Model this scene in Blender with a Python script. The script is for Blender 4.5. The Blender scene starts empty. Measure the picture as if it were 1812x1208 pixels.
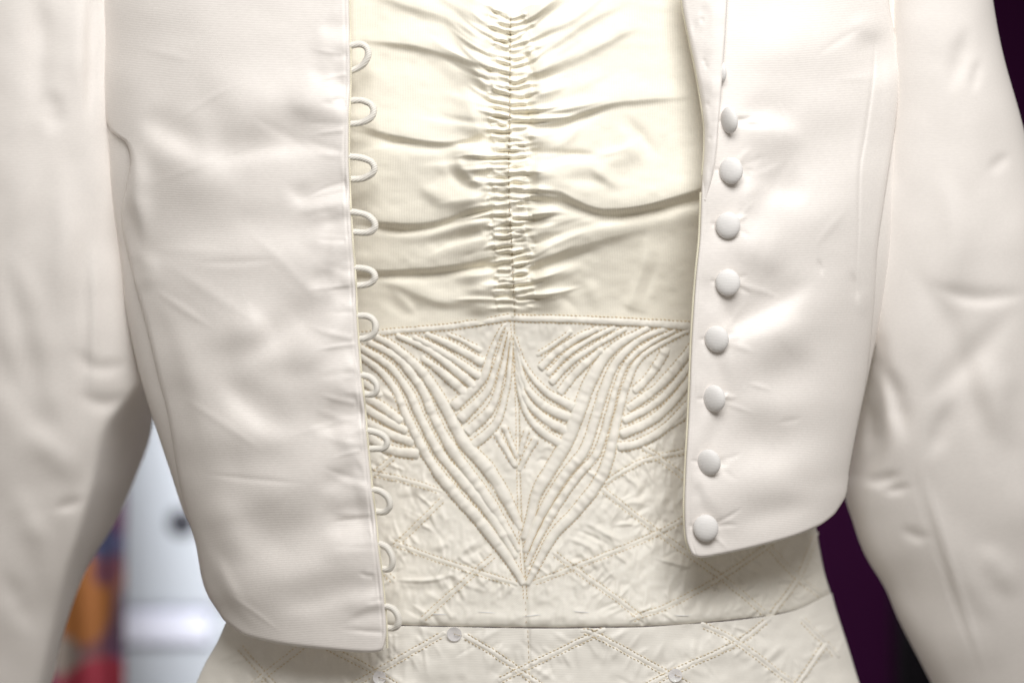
import bpy, math, random
import numpy as np
from mathutils import Vector, Matrix

# ------------------------------------------------------------------ camera, world, lamps, exposure
S = 0.00025            # metres per photo pixel on the focal plane (1812 px = 0.453 m)
FOC = 70.0
D = FOC / 36.0 * 1812 * S
Z0 = 1.15              # height of the picture centre above the floor
CX, CY = 906.0, 604.0
sc = bpy.context.scene
C = sc.collection
cam_d = bpy.data.cameras.new('camera')
cam = bpy.data.objects.new('camera', cam_d); C.objects.link(cam)
cam.location = (0, -D, Z0); cam.rotation_euler = (math.pi / 2, 0, 0)
cam_d.lens = FOC; cam_d.sensor_width = 36; cam_d.clip_start = 0.02; cam_d.clip_end = 60
cam_d.dof.use_dof = True; cam_d.dof.focus_distance = D + 0.006; cam_d.dof.aperture_fstop = 3.0
sc.camera = cam
sc.view_settings.view_transform = 'Standard'; sc.view_settings.look = 'None'
sc.view_settings.exposure = 0.0; sc.view_settings.gamma = 1.0
w = bpy.data.worlds.new('World'); sc.world = w; w.use_nodes = True
bg = w.node_tree.nodes['Background']; bg.inputs[0].default_value = (1.0, 0.91, 0.81, 1); bg.inputs[1].default_value = 0.21

def area(name, loc, target, sx, sy, power, col):
    l = bpy.data.lights.new(name, 'AREA'); l.shape = 'RECTANGLE'; l.size = sx; l.size_y = sy
    l.energy = power; l.color = col
    o = bpy.data.objects.new(name, l); C.objects.link(o); o.location = loc
    o.rotation_euler = (Vector(target) - Vector(loc)).to_track_quat('-Z', 'Y').to_euler()
    return o
key = area('soft_box', (0.15, -0.62, Z0 + 0.57), (0.015, 0, Z0 + 0.03), 0.6, 0.4, 3.9, (1.0, 0.99, 0.985))
key.data.spread = math.radians(118)
area('cabinet_fill', (-0.42, 0.24, Z0 + 0.42), (-0.38, 0.72, Z0 + 0.05), 0.5, 0.16, 19, (0.95, 0.97, 1.0))  # added fill lamp that brightens the cabinet, not a room fixture
bpy.data.objects['cabinet_fill'].data.spread = math.radians(120)
sc.cycles.max_bounces = 10; sc.cycles.diffuse_bounces = 7
sc.cycles.use_denoising = True

# ------------------------------------------------------------------ helpers
def W(px, py, h=0.0):
    """photo pixel + height towards the camera (px) -> world"""
    k = 1 - h * S / D
    return ((px - CX) * S * k, -h * S, Z0 + (CY - py) * S * k)

def tag(o, label=None, cat=None, group=None, kind=None):
    if label: o['label'] = label
    if cat: o['category'] = cat
    if group: o['group'] = group
    if kind: o['kind'] = kind
    return o

def empty(name, label, cat, loc):
    o = bpy.data.objects.new(name, None); C.objects.link(o); o.location = loc
    o.empty_display_size = 0.05
    return tag(o, label, cat)

bpy.context.view_layer.update()
def link(name, me, mat, parent=None):
    o = bpy.data.objects.new(name, me); C.objects.link(o)
    if mat: me.materials.append(mat)
    if parent is not None:
        o.parent = parent
        m = Matrix.Identity(4); p = parent
        while p is not None:
            m = Matrix.LocRotScale(p.location, p.rotation_euler, p.scale) @ (p.matrix_parent_inverse if False else Matrix.Identity(4)) @ m if False else m
            p = p.parent
        o.matrix_parent_inverse = Matrix.Identity(4)
    return o

def mesh_np(name, V, F, mat, parent=None, off=None, smooth=True):
    """V (n,3) world coordinates; vertices are stored relative to the parent's base"""
    V = np.asarray(V, dtype=np.float32).reshape(-1, 3)
    if off is None and parent is not None:
        off = base_of(parent)
    if off is not None: V = V - np.asarray(off, dtype=np.float32)
    F = np.asarray(F, dtype=np.int32)
    me = bpy.data.meshes.new(name)
    k = F.shape[1]
    me.vertices.add(len(V)); me.vertices.foreach_set('co', V.ravel())
    me.loops.add(F.size); me.loops.foreach_set('vertex_index', F.ravel())
    me.polygons.add(len(F)); me.polygons.foreach_set('loop_start', np.arange(len(F), dtype=np.int32) * k)
    me.polygons.foreach_set('use_smooth', np.full(len(F), smooth))
    me.update(calc_edges=True); me.validate()
    return link(name, me, mat, parent)

def base_of(o):
    v = Vector((0, 0, 0))
    while o is not None:
        v = v + o.location; o = o.parent
    return tuple(v)

def grid_faces(nu, nv, wrap=False):
    """vertex index = j*nu+i ; wrap closes i"""
    i = np.arange(nu if wrap else nu - 1); j = np.arange(nv - 1)
    I, J = np.meshgrid(i, j)
    I2 = (I + 1) % nu
    a = J * nu + I; b = J * nu + I2; c = (J + 1) * nu + I2; d = (J + 1) * nu + I
    return np.stack([a, d, c, b], -1).reshape(-1, 4)

def cr(pts, n):
    """Catmull-Rom through pts, n samples evenly by arc length"""
    P = np.asarray(pts, float)
    if len(P) == 2:
        t = np.linspace(0, 1, n)[:, None]; return P[0] * (1 - t) + P[1] * t
    Q = np.vstack([2 * P[0] - P[1], P, 2 * P[-1] - P[-2]])
    out = []
    for k in range(len(P) - 1):
        p0, p1, p2, p3 = Q[k:k + 4]
        t = np.linspace(0, 1, 24, endpoint=False)[:, None]
        out.append(0.5 * (2 * p1 + (p2 - p0) * t + (2 * p0 - 5 * p1 + 4 * p2 - p3) * t ** 2 + (3 * p1 - p0 - 3 * p2 + p3) * t ** 3))
    out.append(P[-1:]); A = np.vstack(out)
    s = np.r_[0, np.cumsum(np.linalg.norm(np.diff(A[:, :2], axis=0), axis=1))]
    q = np.linspace(0, s[-1], n)
    return np.stack([np.interp(q, s, A[:, c]) for c in range(A.shape[1])], 1)

def plen(pts):
    A = cr(pts, 40); return float(np.linalg.norm(np.diff(A[:, :2], axis=0), axis=1).sum())

def ip(pts):
    P = np.asarray(pts, float)
    return lambda v: np.interp(v, P[:, 0], P[:, 1])

def smooth_ip(pts):
    """smooth monotone-ish interpolation of (t, value)"""
    P = np.asarray(pts, float)
    A = cr(P, max(200, 4 * len(P)))
    return lambda v: np.interp(v, A[:, 0], A[:, 1])

def vnoise(x, y, seed=0):
    xi = np.floor(x).astype(np.int64); yi = np.floor(y).astype(np.int64)
    fx = x - xi; fy = y - yi
    fx = fx ** 3 * (fx * (fx * 6 - 15) + 10); fy = fy ** 3 * (fy * (fy * 6 - 15) + 10)
    def h(a, b):
        n = (a * 374761393 + b * 668265263 + seed * 974634533) & 0xffffffff
        n = ((n ^ (n >> 13)) * 1274126177) & 0xffffffff
        n = n ^ (n >> 16)
        return (n & 0xffff) / 32767.5 - 1
    a = h(xi, yi); b = h(xi + 1, yi); c = h(xi, yi + 1); d = h(xi + 1, yi + 1)
    return (a * (1 - fx) + b * fx) * (1 - fy) + (c * (1 - fx) + d * fx) * fy

class Field:
    """height raster (px towards the camera) over photo pixels, shaped with fold strokes"""
    def __init__(s, x0, x1, y0, y1, st):
        s.x = np.arange(x0, x1 + st, st); s.y = np.arange(y0, y1 + st, st); s.st = st
        s.X, s.Y = np.meshgrid(s.x, s.y); s.H = np.zeros_like(s.X)
    def stroke(s, pts, amp, wa, wb=None, taper=(0.2, 0.2), flat=False):
        """ridge (amp>0) or crease (amp<0); wa = width above/left of the path, wb = width on the other side"""
        wb = wb or wa
        n = max(6, min(28, int(plen(pts) / 9))); A = cr(pts, n)
        r = 2.8 * max(wa, wb)
        i0 = np.searchsorted(s.x, A[:, 0].min() - r); i1 = np.searchsorted(s.x, A[:, 0].max() + r)
        j0 = np.searchsorted(s.y, A[:, 1].min() - r); j1 = np.searchsorted(s.y, A[:, 1].max() + r)
        if i1 <= i0 or j1 <= j0: return
        X = s.X[j0:j1, i0:i1]; Y = s.Y[j0:j1, i0:i1]
        best = np.full(X.shape, 1e9); sg = np.zeros(X.shape); T = np.zeros(X.shape)
        for k in range(n - 1):
            ax, ay = A[k, :2]; dx, dy = A[k + 1, :2] - A[k, :2]; L2 = dx * dx + dy * dy + 1e-9
            t = np.clip(((X - ax) * dx + (Y - ay) * dy) / L2, 0, 1)
            ex = X - ax - t * dx; ey = Y - ay - t * dy; d = ex * ex + ey * ey
            m = d < best
            best = np.where(m, d, best); T = np.where(m, (k + t) / (n - 1), T)
            sg = np.where(m, np.sign(dx * (Y - ay) - dy * (X - ax)), sg)
        t0, t1 = [max(q, .42) if q > .11 else q for q in taper]
        e = np.ones_like(T)
        if t0 > 0: e = e * np.clip(T / t0, 0, 1)
        if t1 > 0: e = e * np.clip((1 - T) / t1, 0, 1)
        e = e * e * (3 - 2 * e)
        d = np.sqrt(best); ww = np.where(sg > 0, wb, wa) * (.6 + .4 * e)
        f = np.exp(-(d / ww) ** 2)
        s.H[j0:j1, i0:i1] += amp * f * e
    def dent(s, x, y, amp, r, ry=None):
        ry = ry or r
        s.H += amp * np.exp(-((s.X - x) / r) ** 2 - ((s.Y - y) / ry) ** 2)
    def blur(s, n):
        for _ in range(n):
            P = np.pad(s.H, 1, mode='edge')
            s.H = (P[:-2, 1:-1] + P[2:, 1:-1] + P[1:-1, :-2] + P[1:-1, 2:] + 2 * P[1:-1, 1:-1]) / 6
    def at(s, x, y):
        fx = np.clip((np.asarray(x, float) - s.x[0]) / s.st, 0, len(s.x) - 1.001)
        fy = np.clip((np.asarray(y, float) - s.y[0]) / s.st, 0, len(s.y) - 1.001)
        i = fx.astype(int); j = fy.astype(int); a = fx - i; b = fy - j
        H = s.H
        return (H[j, i] * (1 - a) + H[j, i + 1] * a) * (1 - b) + (H[j + 1, i] * (1 - a) + H[j + 1, i + 1] * a) * b

def sheet(name, PX, PY, H, mat, parent, thick=3.0):
    """cloth sheet from arrays (nv,nu) with real thickness"""
    nv, nu = PX.shape
    x, y, z = W(PX, PY, H)
    V = np.stack([x, y, z], -1).reshape(-1, 3)
    o = mesh_np(name, V, grid_faces(nu, nv), mat, parent)
    if thick:
        m = o.modifiers.new('thickness', 'SOLIDIFY'); m.thickness = thick * S; m.offset = -1
    return o

def coons(L, R, nu, nv, bottom=None, top=None, kb=8.0, kt=8.0):
    """grid between a left and a right edge (polylines of px), optional curved bottom / top edges as y(u)"""
    l = cr(L, nv); r = cr(R, nv)
    u = np.linspace(0, 1, nu)[None, :]; v = np.linspace(0, 1, nv)[:, None]
    X = l[:, 0:1] * (1 - u) + r[:, 0:1] * u; Y = l[:, 1:2] * (1 - u) + r[:, 1:2] * u
    if bottom is not None: Y = Y + v ** kb * (bottom(u) - Y[-1:, :])
    if top is not None: Y = Y + (1 - v) ** kt * (top(u) - Y[:1, :])
    return X, Y, np.broadcast_to(u, X.shape), np.broadcast_to(v, X.shape)

def tube(name, P, rad, mat, parent, n=10, caps=True, flat=1.0):
    """swept tube through world points P with radius (array) rad"""
    P = np.asarray(P, float); m = len(P); rad = np.broadcast_to(np.asarray(rad, float), (m,))
    T = np.gradient(P, axis=0); T /= np.linalg.norm(T, axis=1)[:, None] + 1e-12
    ref = np.array([0, -1.0, 0])
    V = []
    for k in range(m):
        a = ref - T[k] * np.dot(ref, T[k])
        if np.linalg.norm(a) < 1e-3: a = np.array([0, 0, 1.0]) - T[k] * T[k][2]
        a /= np.linalg.norm(a); b = np.cross(T[k], a)
        th = np.linspace(0, 2 * math.pi, n, endpoint=False)
        V.append(P[k] + rad[k] * (flat * np.cos(th)[:, None] * a + np.sin(th)[:, None] * b))
    V = np.vstack(V)
    F = grid_faces(n, m, True)
    if caps:
        c0 = len(V); V = np.vstack([V, P[:1], P[-1:]])
        i = np.arange(n); i2 = (i + 1) % n
        F = np.vstack([F, np.stack([np.full(n, c0), i, i2, i2], 1)[:, [0, 1, 2, 2]] * 1]) if False else F
    return mesh_np(name, V, F, mat, parent)

# ------------------------------------------------------------------ materials
def nd(t, typ, **kw):
    n = t.nodes.new(typ)
    for k, v in kw.items(): setattr(n, k, v)
    return n

def cloth(name, col, rib_angle=0.0, period=3.0, bump=0.35, rough=0.6, sheen=0.25, mott=0.03, spec=0.35, rib_col=0.05, grain=0.10):
    """woven cloth: base colour with faint mottling, fine ribs as relief"""
    m = bpy.data.materials.new(name); m.use_nodes = True; t = m.node_tree
    b = t.nodes['Principled BSDF']
    tc = nd(t, 'ShaderNodeTexCoord')
    mp = nd(t, 'ShaderNodeMapping'); mp.inputs['Rotation'].default_value = (0, math.radians(rib_angle), 0)
    t.links.new(tc.outputs['Object'], mp.inputs['Vector'])
    # slow warp so the ribs are not ruler straight
    nz = nd(t, 'ShaderNodeTexNoise'); nz.inputs['Scale'].default_value = 60; nz.inputs['Detail'].default_value = 3
    t.links.new(tc.outputs['Object'], nz.inputs['Vector'])
    sp = nd(t, 'ShaderNodeSeparateXYZ'); t.links.new(mp.outputs[0], sp.inputs[0])
    ma = nd(t, 'ShaderNodeMath', operation='MULTIPLY_ADD'); ma.inputs[1].default_value = 0.0011
    t.links.new(nz.outputs['Fac'], ma.inputs[0]); t.links.new(sp.outputs['Z'], ma.inputs[2])
    mu = nd(t, 'ShaderNodeMath', operation='MULTIPLY'); mu.inputs[1].default_value = 2 * math.pi / (period * S)
    t.links.new(ma.outputs[0], mu.inputs[0])
    si = nd(t, 'ShaderNodeMath', operation='SINE'); t.links.new(mu.outputs[0], si.inputs[0])
    # thread irregularity
    n2 = nd(t, 'ShaderNodeTexNoise'); n2.inputs['Scale'].default_value = 1500; n2.inputs['Detail'].default_value = 2
    m2 = nd(t, 'ShaderNodeMapping'); m2.inputs['Rotation'].default_value = (0, math.radians(rib_angle), 0); m2.inputs['Scale'].default_value = (0.25, 1, 1)
    t.links.new(tc.outputs['Object'], m2.inputs['Vector']); t.links.new(m2.outputs[0], n2.inputs['Vector'])
    ad = nd(t, 'ShaderNodeMath', operation='MULTIPLY_ADD'); ad.inputs[1].default_value = 1.2
    t.links.new(n2.outputs['Fac'], ad.inputs[0]); t.links.new(si.outputs[0], ad.inputs[2])
    bp = nd(t, 'ShaderNodeBump'); bp.inputs['Strength'].default_value = bump; bp.inputs['Distance'].default_value = 0.00012
    t.links.new(ad.outputs[0], bp.inputs['Height']); t.links.new(bp.outputs[0], b.inputs['Normal'])
    # colour: mottling + rib tint
    n3 = nd(t, 'ShaderNodeTexNoise'); n3.inputs['Scale'].default_value = 38; n3.inputs['Detail'].default_value = 4
    t.links.new(tc.outputs['Object'], n3.inputs['Vector'])
    a = nd(t, 'ShaderNodeMath', operation='MULTIPLY_ADD'); a.inputs[1].default_value = mott * 2; a.inputs[2].default_value = 1 - mott
    t.links.new(n3.outputs['Fac'], a.inputs[0])
    a2 = nd(t, 'ShaderNodeMath', operation='MULTIPLY_ADD'); a2.inputs[1].default_value = rib_col * 0.5
    t.links.new(si.outputs[0], a2.inputs[0]); t.links.new(a.outputs[0], a2.inputs[2])
    a3 = nd(t, 'ShaderNodeMath', operation='MULTIPLY_ADD'); a3.inputs[1].default_value = grain; sb = nd(t, 'ShaderNodeMath', operation='SUBTRACT'); sb.inputs[1].default_value = .5
    t.links.new(n2.outputs['Fac'], sb.inputs[0]); t.links.new(sb.outputs[0], a3.inputs[0]); t.links.new(a2.outputs[0], a3.inputs[2]); a2 = a3
    vm = nd(t, 'ShaderNodeVectorMath', operation='SCALE'); vm.inputs[0].default_value = col[:3]
    t.links.new(a2.outputs[0], vm.inputs['Scale'])
    t.links.new(vm.outputs[0], b.inputs['Base Color'])
    b.inputs['Roughness'].default_value = rough
    b.inputs['Specular IOR Level'].default_value = spec
    b.inputs['Sheen Weight'].default_value = sheen; b.inputs['Sheen Roughness'].default_value = 0.5
    return m

def plain(name, col, rough=0.6, spec=0.3, noise=0.06, scale=40, metal=0.0):
    m = bpy.data.materials.new(name); m.use_nodes = True; t = m.node_tree
    b = t.nodes['Principled BSDF']
    tc = nd(t, 'ShaderNodeTexCoord'); n = nd(t, 'ShaderNodeTexNoise'); n.inputs['Scale'].default_value = scale; n.inputs['Detail'].default_value = 4
    t.links.new(tc.outputs['Object'], n.inputs['Vector'])
    a = nd(t, 'ShaderNodeMath', operation='MULTIPLY_ADD'); a.inputs[1].default_value = noise * 2; a.inputs[2].default_value = 1 - noise
    t.links.new(n.outputs['Fac'], a.inputs[0])
    vm = nd(t, 'ShaderNodeVectorMath', operation='SCALE'); vm.inputs[0].default_value = col[:3]
    t.links.new(a.outputs[0], vm.inputs['Scale']); t.links.new(vm.outputs[0], b.inputs['Base Color'])
    b.inputs['Roughness'].default_value = rough; b.inputs['Specular IOR Level'].default_value = spec; b.inputs['Metallic'].default_value = metal
    return m

JC = (0.835, 0.793, 0.75); DC = (0.91, 0.868, 0.75)
M_jacket = cloth('jacket_faille', JC, 0, 3.05, 0.15, 0.5, 0.2, 0.02, 0.4, 0.03, 0.15)
M_sleeve = cloth('sleeve_faille', JC, 0, 3.0, 0.08, 0.65, 0.04, 0.03, 0.2, 0.0)
M_bodice = cloth('bodice_faille', DC, 90, 3.0, 0.2, 0.7, 0.25, 0.015, 0.16, 0.04)
M_waist = cloth('waist_faille', (0.83, 0.797, 0.715), 38, 2.9, 0.4, 0.46, 0.15, 0.03, 0.45, 0.05)  # same dress cloth as the bodice, dulled for weave and shade
M_skirt = cloth('skirt_faille', (0.845, 0.815, 0.745), 0, 3.0, 0.12, 0.5, 0.15, 0.03, 0.4, 0.02)
M_cord = cloth('cord_faille', (0.845, 0.812, 0.73), 38, 2.9, 0.5, 0.48, 0.15, 0.03, 0.45, 0.06)  # dress cloth again, base dulled with the waist, partly for shade
M_piping = cloth('piping_ditch_shade', (0.78, 0.735, 0.58), 20, 3.2, 0.4, 0.6, 0.2, 0.04, 0.3, 0.08)  # tan tone paints the shaded ditch along the front edges
M_loop = cloth('loop_satin', (0.84, 0.81, 0.74), 30, 3.6, 0.6, 0.45, 0.2, 0.03, 0.45, 0.1)
M_button = cloth('button_satin', (0.80, 0.785, 0.765), 0, 2.6, 0.25, 0.6, 0.25, 0.03, 0.3, 0.03)
M_thread = plain('gold_thread', (0.60, 0.47, 0.28), 0.6, 0.3, 0.15, 900)
M_thread2 = plain('pale_gold_thread', (0.68, 0.57, 0.38), 0.6, 0.3, 0.15, 900)
M_seamthread = plain('seam_thread', (0.56, 0.47, 0.34), 0.7, 0.2, 0.15, 900)
M_baste = plain('white_thread', (0.86, 0.85, 0.84), 0.5, 0.3, 0.05, 900)
M_mann = plain('mannequin_shell', (0.86, 0.86, 0.86), 0.5, 0.4, 0.02, 20)

# ------------------------------------------------------------------ the body the clothes hang on
def drop(x, half, depth, k=2.0, soft=1.03):
    q = np.clip(np.abs(np.asarray(x, float) - 905) / (half * soft), 0, 0.9995)
    return depth * (1 - (1 - q ** k) ** (1 / k))

dress_half = smooth_ip([(-200, 640), (0, 640), (300, 620), (560, 575), (800, 545), (950, 543), (1010, 556), (1080, 576), (1208, 616), (1330, 660)])
dress_front = smooth_ip([(-200, -20), (0, -14), (200, -14), (330, -20), (450, -62), (560, -96), (700, -102), (900, -82), (1000, -66), (1105, -52), (1208, -44), (1330, -28)])
def dress_base(x, y):
    return dress_front(y) - drop(x, dress_half(y), 330, 2.1)

# ================================================================== DRESS
dress = empty('wedding_dress', 'ivory wedding dress with ruched bodice and corded waist worn under the open short jacket', 'dress', W(905, 1208, -150))
rng = np.random.RandomState(7)

# ---------------------------------------------------------------- gathered bodice
B = Field(540, 1300, -80, 600, 1.5)
seam_x = smooth_ip([(-90, 903), (25, 903), (200, 902), (330, 900), (450, 906), (560, 911), (620, 912)])
sx = seam_x(B.Y)
dd = B.X - sx; ad_ = np.abs(dd)
slope_l = smooth_ip([(-60, -.62), (100, -.62), (180, -.45), (250, -.05), (320, .1), (380, .28), (460, .22), (520, 0.02), (600, 0)])
slope_r = smooth_ip([(-60, -.6), (120, -.5), (200, -.15), (280, -.12), (330, .12), (380, -.1), (440, -.32), (500, -.25), (560, -.05), (600, 0)])
def gather_path(y, side, length, bend):
    xs = float(seam_x(y)); sl = float((slope_l if side < 0 else slope_r)(y)) * bend
    pts = []
    for f in (0, .3, .65, 1.0):
        d = f * length
        pts.append((xs + side * d, y + sl * d * (f ** 0.8) + rng.uniform(-1, 1) * (1 + 2 * f)))
    return pts
for side in (-1, 1):
    y = 26 + (5 if side > 0 else 0)
    while y < 552:
        L = rng.uniform(34, 66) if rng.rand() < 0.7 else rng.uniform(66, 130)
        a = rng.uniform(5.0, 9.5); wv = rng.uniform(4.4, 7.0)
        p = gather_path(y, side, L, rng.uniform(0.5, 1.0))
        B.stroke(p, a, wv, wv * rng.uniform(.6, .95), (0.0, 0.55))
        if rng.rand() < 0.85:
            q = [(px_, py_ + wv * 1.25) for px_, py_ in p[:3]]
            B.stroke(q, -a * 0.6, 2.6, None, (0.0, 0.35))
        y += rng.uniform(9.5, 16.5)
    y = 40
    while y < 530:
        p = gather_path(y, side, rng.uniform(90, 190), rng.uniform(0.7, 1.0))
        p[0] = (p[0][0] + side * 18, p[0][1])
        wv = rng.uniform(9, 15)
        B.stroke(p, rng.uniform(4.5, 8.5), wv * 1.3, wv * rng.uniform(.5, .8), (0.25, 0.6))
        y += rng.uniform(24, 40)
for side in (-1, 1):               # tight crinkles of the gathering band
    y = 28 + 3 * side
    while y < 550:
        L = rng.uniform(26, 42); j = [rng.uniform(-2.6, 2.6) for _ in range(4)]
        sl = float((slope_l if side < 0 else slope_r)(y)) * .45
        xs = float(seam_x(y))
        B.stroke([(xs + side * L * f, y + sl * L * f + j[k]) for k, f in enumerate((0, .35, .7, 1.0))], rng.uniform(3.0, 5.6), rng.uniform(2.6, 3.8), None, (0.0, 0.1))
        if rng.rand() < .5: B.dent(xs + side * (L + 2), y + sl * L + 6, -rng.uniform(2, 4), 6, 4)
        y += rng.uniform(7.5, 11)
B.H -= 3.2 * np.exp(-(ad_ / 3.0) ** 2)
B.H += 3 * np.exp(-(ad_ / 30.0) ** 2) + np.exp(-((ad_ - 58) / 26.0) ** 2) * (7 + 9 * vnoise(np.sign(dd) * 9 + 0 * dd, (B.Y - np.where(dd < 0, slope_l(B.Y), slope_r(B.Y)) * ad_) / 21, 8))
# the long folds, left half
def S1(pts, amp, wa, wb=None, taper=(.2, .2)):
    wb = wb or wa
    k = rng.uniform(.9, 1.1)
    B.stroke(pts, amp * .8, wa * k, wb * 1.25, taper)
    L = plen(pts)                       # a shorter swell riding on the fold
    A = cr(pts, 9); i = rng.randint(1, 4)
    B.stroke([tuple(q) for q in A[i:i + 5]], amp * rng.uniform(.12, .3), wa * .8, wb * 1.1, (.45, .45))
S1([(630, -22), (720, 8), (804, 36), (877, 87)], 9, 26, 9, (.3, .1))
S1([(760, -20), (820, 20), (872, 58)], 6, 16, 7, (.3, .1))
S1([(600, 68), (680, 73), (746, 82), (826, 109), (855, 142), (872, 178)], 10, 30, 7, (.25, .08))
S1([(782, 84), (848, 106), (880, 124)], 6, 12, 6, (.3, .1))
S1([(640, 110), (740, 110), (820, 150)], -4, 34, 20, (.4, .3))
S1([(600, 208), (709, 240), (804, 248), (872, 226)], 13, 46, 7, (.12, .1))
S1([(600, 226), (709, 254), (804, 257), (866, 240)], -7, 6, 10, (.12, .15))
S1([(770, 195), (830, 205), (880, 208)], 6, 16, 8, (.3, .1))
S1([(610, 282), (666, 266), (782, 257), (833, 268), (874, 288)], 8, 7, 34, (.15, .1))
S1([(806, 264), (818, 300), (845, 322), (878, 328)], 7, 9, 7, (.25, .15))
S1([(786, 268), (800, 305), (830, 330), (872, 338)], -6, 14, 9, (.25, .2))
S1([(735, 305), (760, 340), (800, 352), (870, 348)], 8, 26, 12, (.35, .15))
S1([(600, 376), (666, 390), (753, 392), (833, 368), (880, 354)], 10, 34, 7, (.15, .1))
S1([(600, 392), (666, 403), (753, 406), (833, 381), (880, 365)], -7, 5, 7, (.15, .1))
S1([(650, 420), (720, 418), (818, 400), (886, 392)], 7, 9, 30, (.25, .1))
S1([(690, 440), (790, 425), (880, 408)], -4, 14, 12, (.4, .15))
S1([(600, 474), (669, 476), (775, 470), (855, 456), (892, 440)], 10, 36, 7, (.1, .1))
S1([(600, 490), (669, 489), (775, 484), (855, 471), (892, 456)], -8, 5, 8, (.1, .1))
S1([(640, 486), (700, 502), (746, 521), (789, 533), (855, 522), (896, 505)], 9, 22, 9, (.15, .1))
S1([(660, 520), (720, 548), (770, 560)], -4, 16, 12, (.3, .3))
S1([(690, 508), (720, 540), (742, 565)], 4, 10, 9, (.3, .2))
# right half
S1([(928, 40), (964, 11), (1010, -20)], 7, 16, 7, (.1, .3))
S1([(932, 106), (1001, 62), (1052, 29), (1120, 0)], 10, 30, 8, (.08, .3))
S1([(936, 138), (986, 118), (1055, 82), (1110, 55), (1150, 40)], 9, 26, 8, (.08, .4))
S1([(1090, 20), (1098, 45), (1085, 70)], 3, 14, 10, (.3, .3))
S1([(930, 178), (975, 166), (1030, 150), (1090, 120)], 5, 20, 9, (.1, .4))
S1([(932, 214), (986, 211), (1037, 193), (1103, 178), (1250, 168)], 11, 34, 7, (.08, .15))
S1([(935, 226), (986, 224), (1037, 206), (1090, 190)], -6, 5, 9, (.1, .4))
S1([(935, 256), (986, 256), (1010, 240), (1033, 206)], 8, 16, 9, (.1, .35))
S1([(930, 272), (1001, 273), (1066, 278), (1110, 268)], -8, 9, 9, (.1, .3))
S1([(935, 300), (979, 296), (1037, 285), (1103, 266), (1150, 240)], 9, 10, 28, (.08, .35))
S1([(1102, 200), (1139, 250), (1172, 280)], -7, 14, 12, (.3, .3))
S1([(1085, 215), (1122, 262), (1150, 295)], 6, 14, 16, (.3, .3))
S1([(1037, 292), (1074, 315), (1105, 338)], 7, 14, 9, (.25, .3))
S1([(985, 318), (1040, 318), (1080, 330)], -5, 12, 9, (.3, .3))
S1([(932, 330), (986, 334), (1030, 357), (1074, 368), (1146, 360), (1270, 322)], 17, 48, 8, (.08, .03))
S1([(975, 346), (1030, 370), (1074, 382), (1146, 374), (1270, 346)], -10, 6, 12, (.2, .03))
S1([(1270, 366), (1146, 386), (1037, 414), (940, 448)], 8, 26, 10, (.05, .1))
S1([(928, 388), (980, 388), (1030, 380)], 6, 10, 7, (.1, .4))
S1([(928, 420), (985, 405), (1060, 385), (1120, 378)], 6, 10, 8, (.1, .4))
S1([(928, 466), (1001, 440), (1095, 414), (1150, 402)], 9, 30, 9, (.08, .3))
S1([(932, 482), (1000, 460), (1070, 438)], -6, 6, 10, (.1, .4))
S1([(934, 512), (980, 490), (1040, 470)], 6, 14, 8, (.1, .4))
S1([(1150, 400), (1146, 430), (1138, 478), (1112, 556)], 8, 26, 8, (.2, .1))
S1([(1160, 440), (1154, 480), (1132, 550)], -5, 10, 16, (.3, .2))
S1([(1030, 490), (1050, 520), (1056, 556)], 5, 14, 10, (.3, .2))
S1([(985, 520), (1010, 540), (1030, 562)], -4, 10, 10, (.3, .2))
B.H += 0.9 * vnoise(B.X / 46, B.Y / 30, 3) + 0.5 * vnoise(B.X / 17, B.Y / 13, 4)
# settle onto the waist seam
waist_top = smooth_ip([(500, 602), (640, 590), (713, 585), (779, 580), (878, 568), (905, 558), (940, 563), (1060, 565), (1222, 577), (1320, 582), (1420, 590)])
wt = waist_top(B.X)
e = np.clip((wt - B.Y) / 40, 0, 1); e = e * e * (3 - 2 * e)
B.H *= 0.12 + 0.88 * e
B.H += dress_base(B.X, B.Y)

top_l = lambda u: np.maximum(-60, 24 - 0.45 * (1 - u) * 300 - 0 * u + 2.5 * np.sin((1 - u) * 60))
top_r = lambda u: np.maximum(-60, 24 - 0.45 * u * 300 + 2.5 * np.sin(u * 55))
ysm = [24, 120, 200, 270, 330, 390, 450, 510, 560]
Lp = [(560, -60)] + [(560, yy) for yy in (120, 240, 360, 480, 600)]
Sp = [(float(seam_x(yy)), yy) for yy in ysm]
Rp = [(1285, -60)] + [(1285, yy) for yy in (120, 240, 360, 480, 584)]
bot = lambda a, b: (lambda u: waist_top(a + (b - a) * u) + 3)
X, Y, U, V_ = coons(Lp, Sp, 230, 370, bottom=bot(560, 910), top=top_l, kt=5)
bod_l = sheet('bodice_panel', X, Y, B.at(X, Y), M_bodice, dress)
tag(bod_l, 'ruched ivory bodice half beside the loop edge')
X, Y, U, V_ = coons(Sp, Rp, 250, 370, bottom=bot(911, 1285), top=top_r, kt=5)
bod_r = sheet('bodice_panel', X, Y, B.at(X, Y), M_bodice, dress)
tag(bod_r, 'ruched ivory bodice half beside the button edge')

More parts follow.
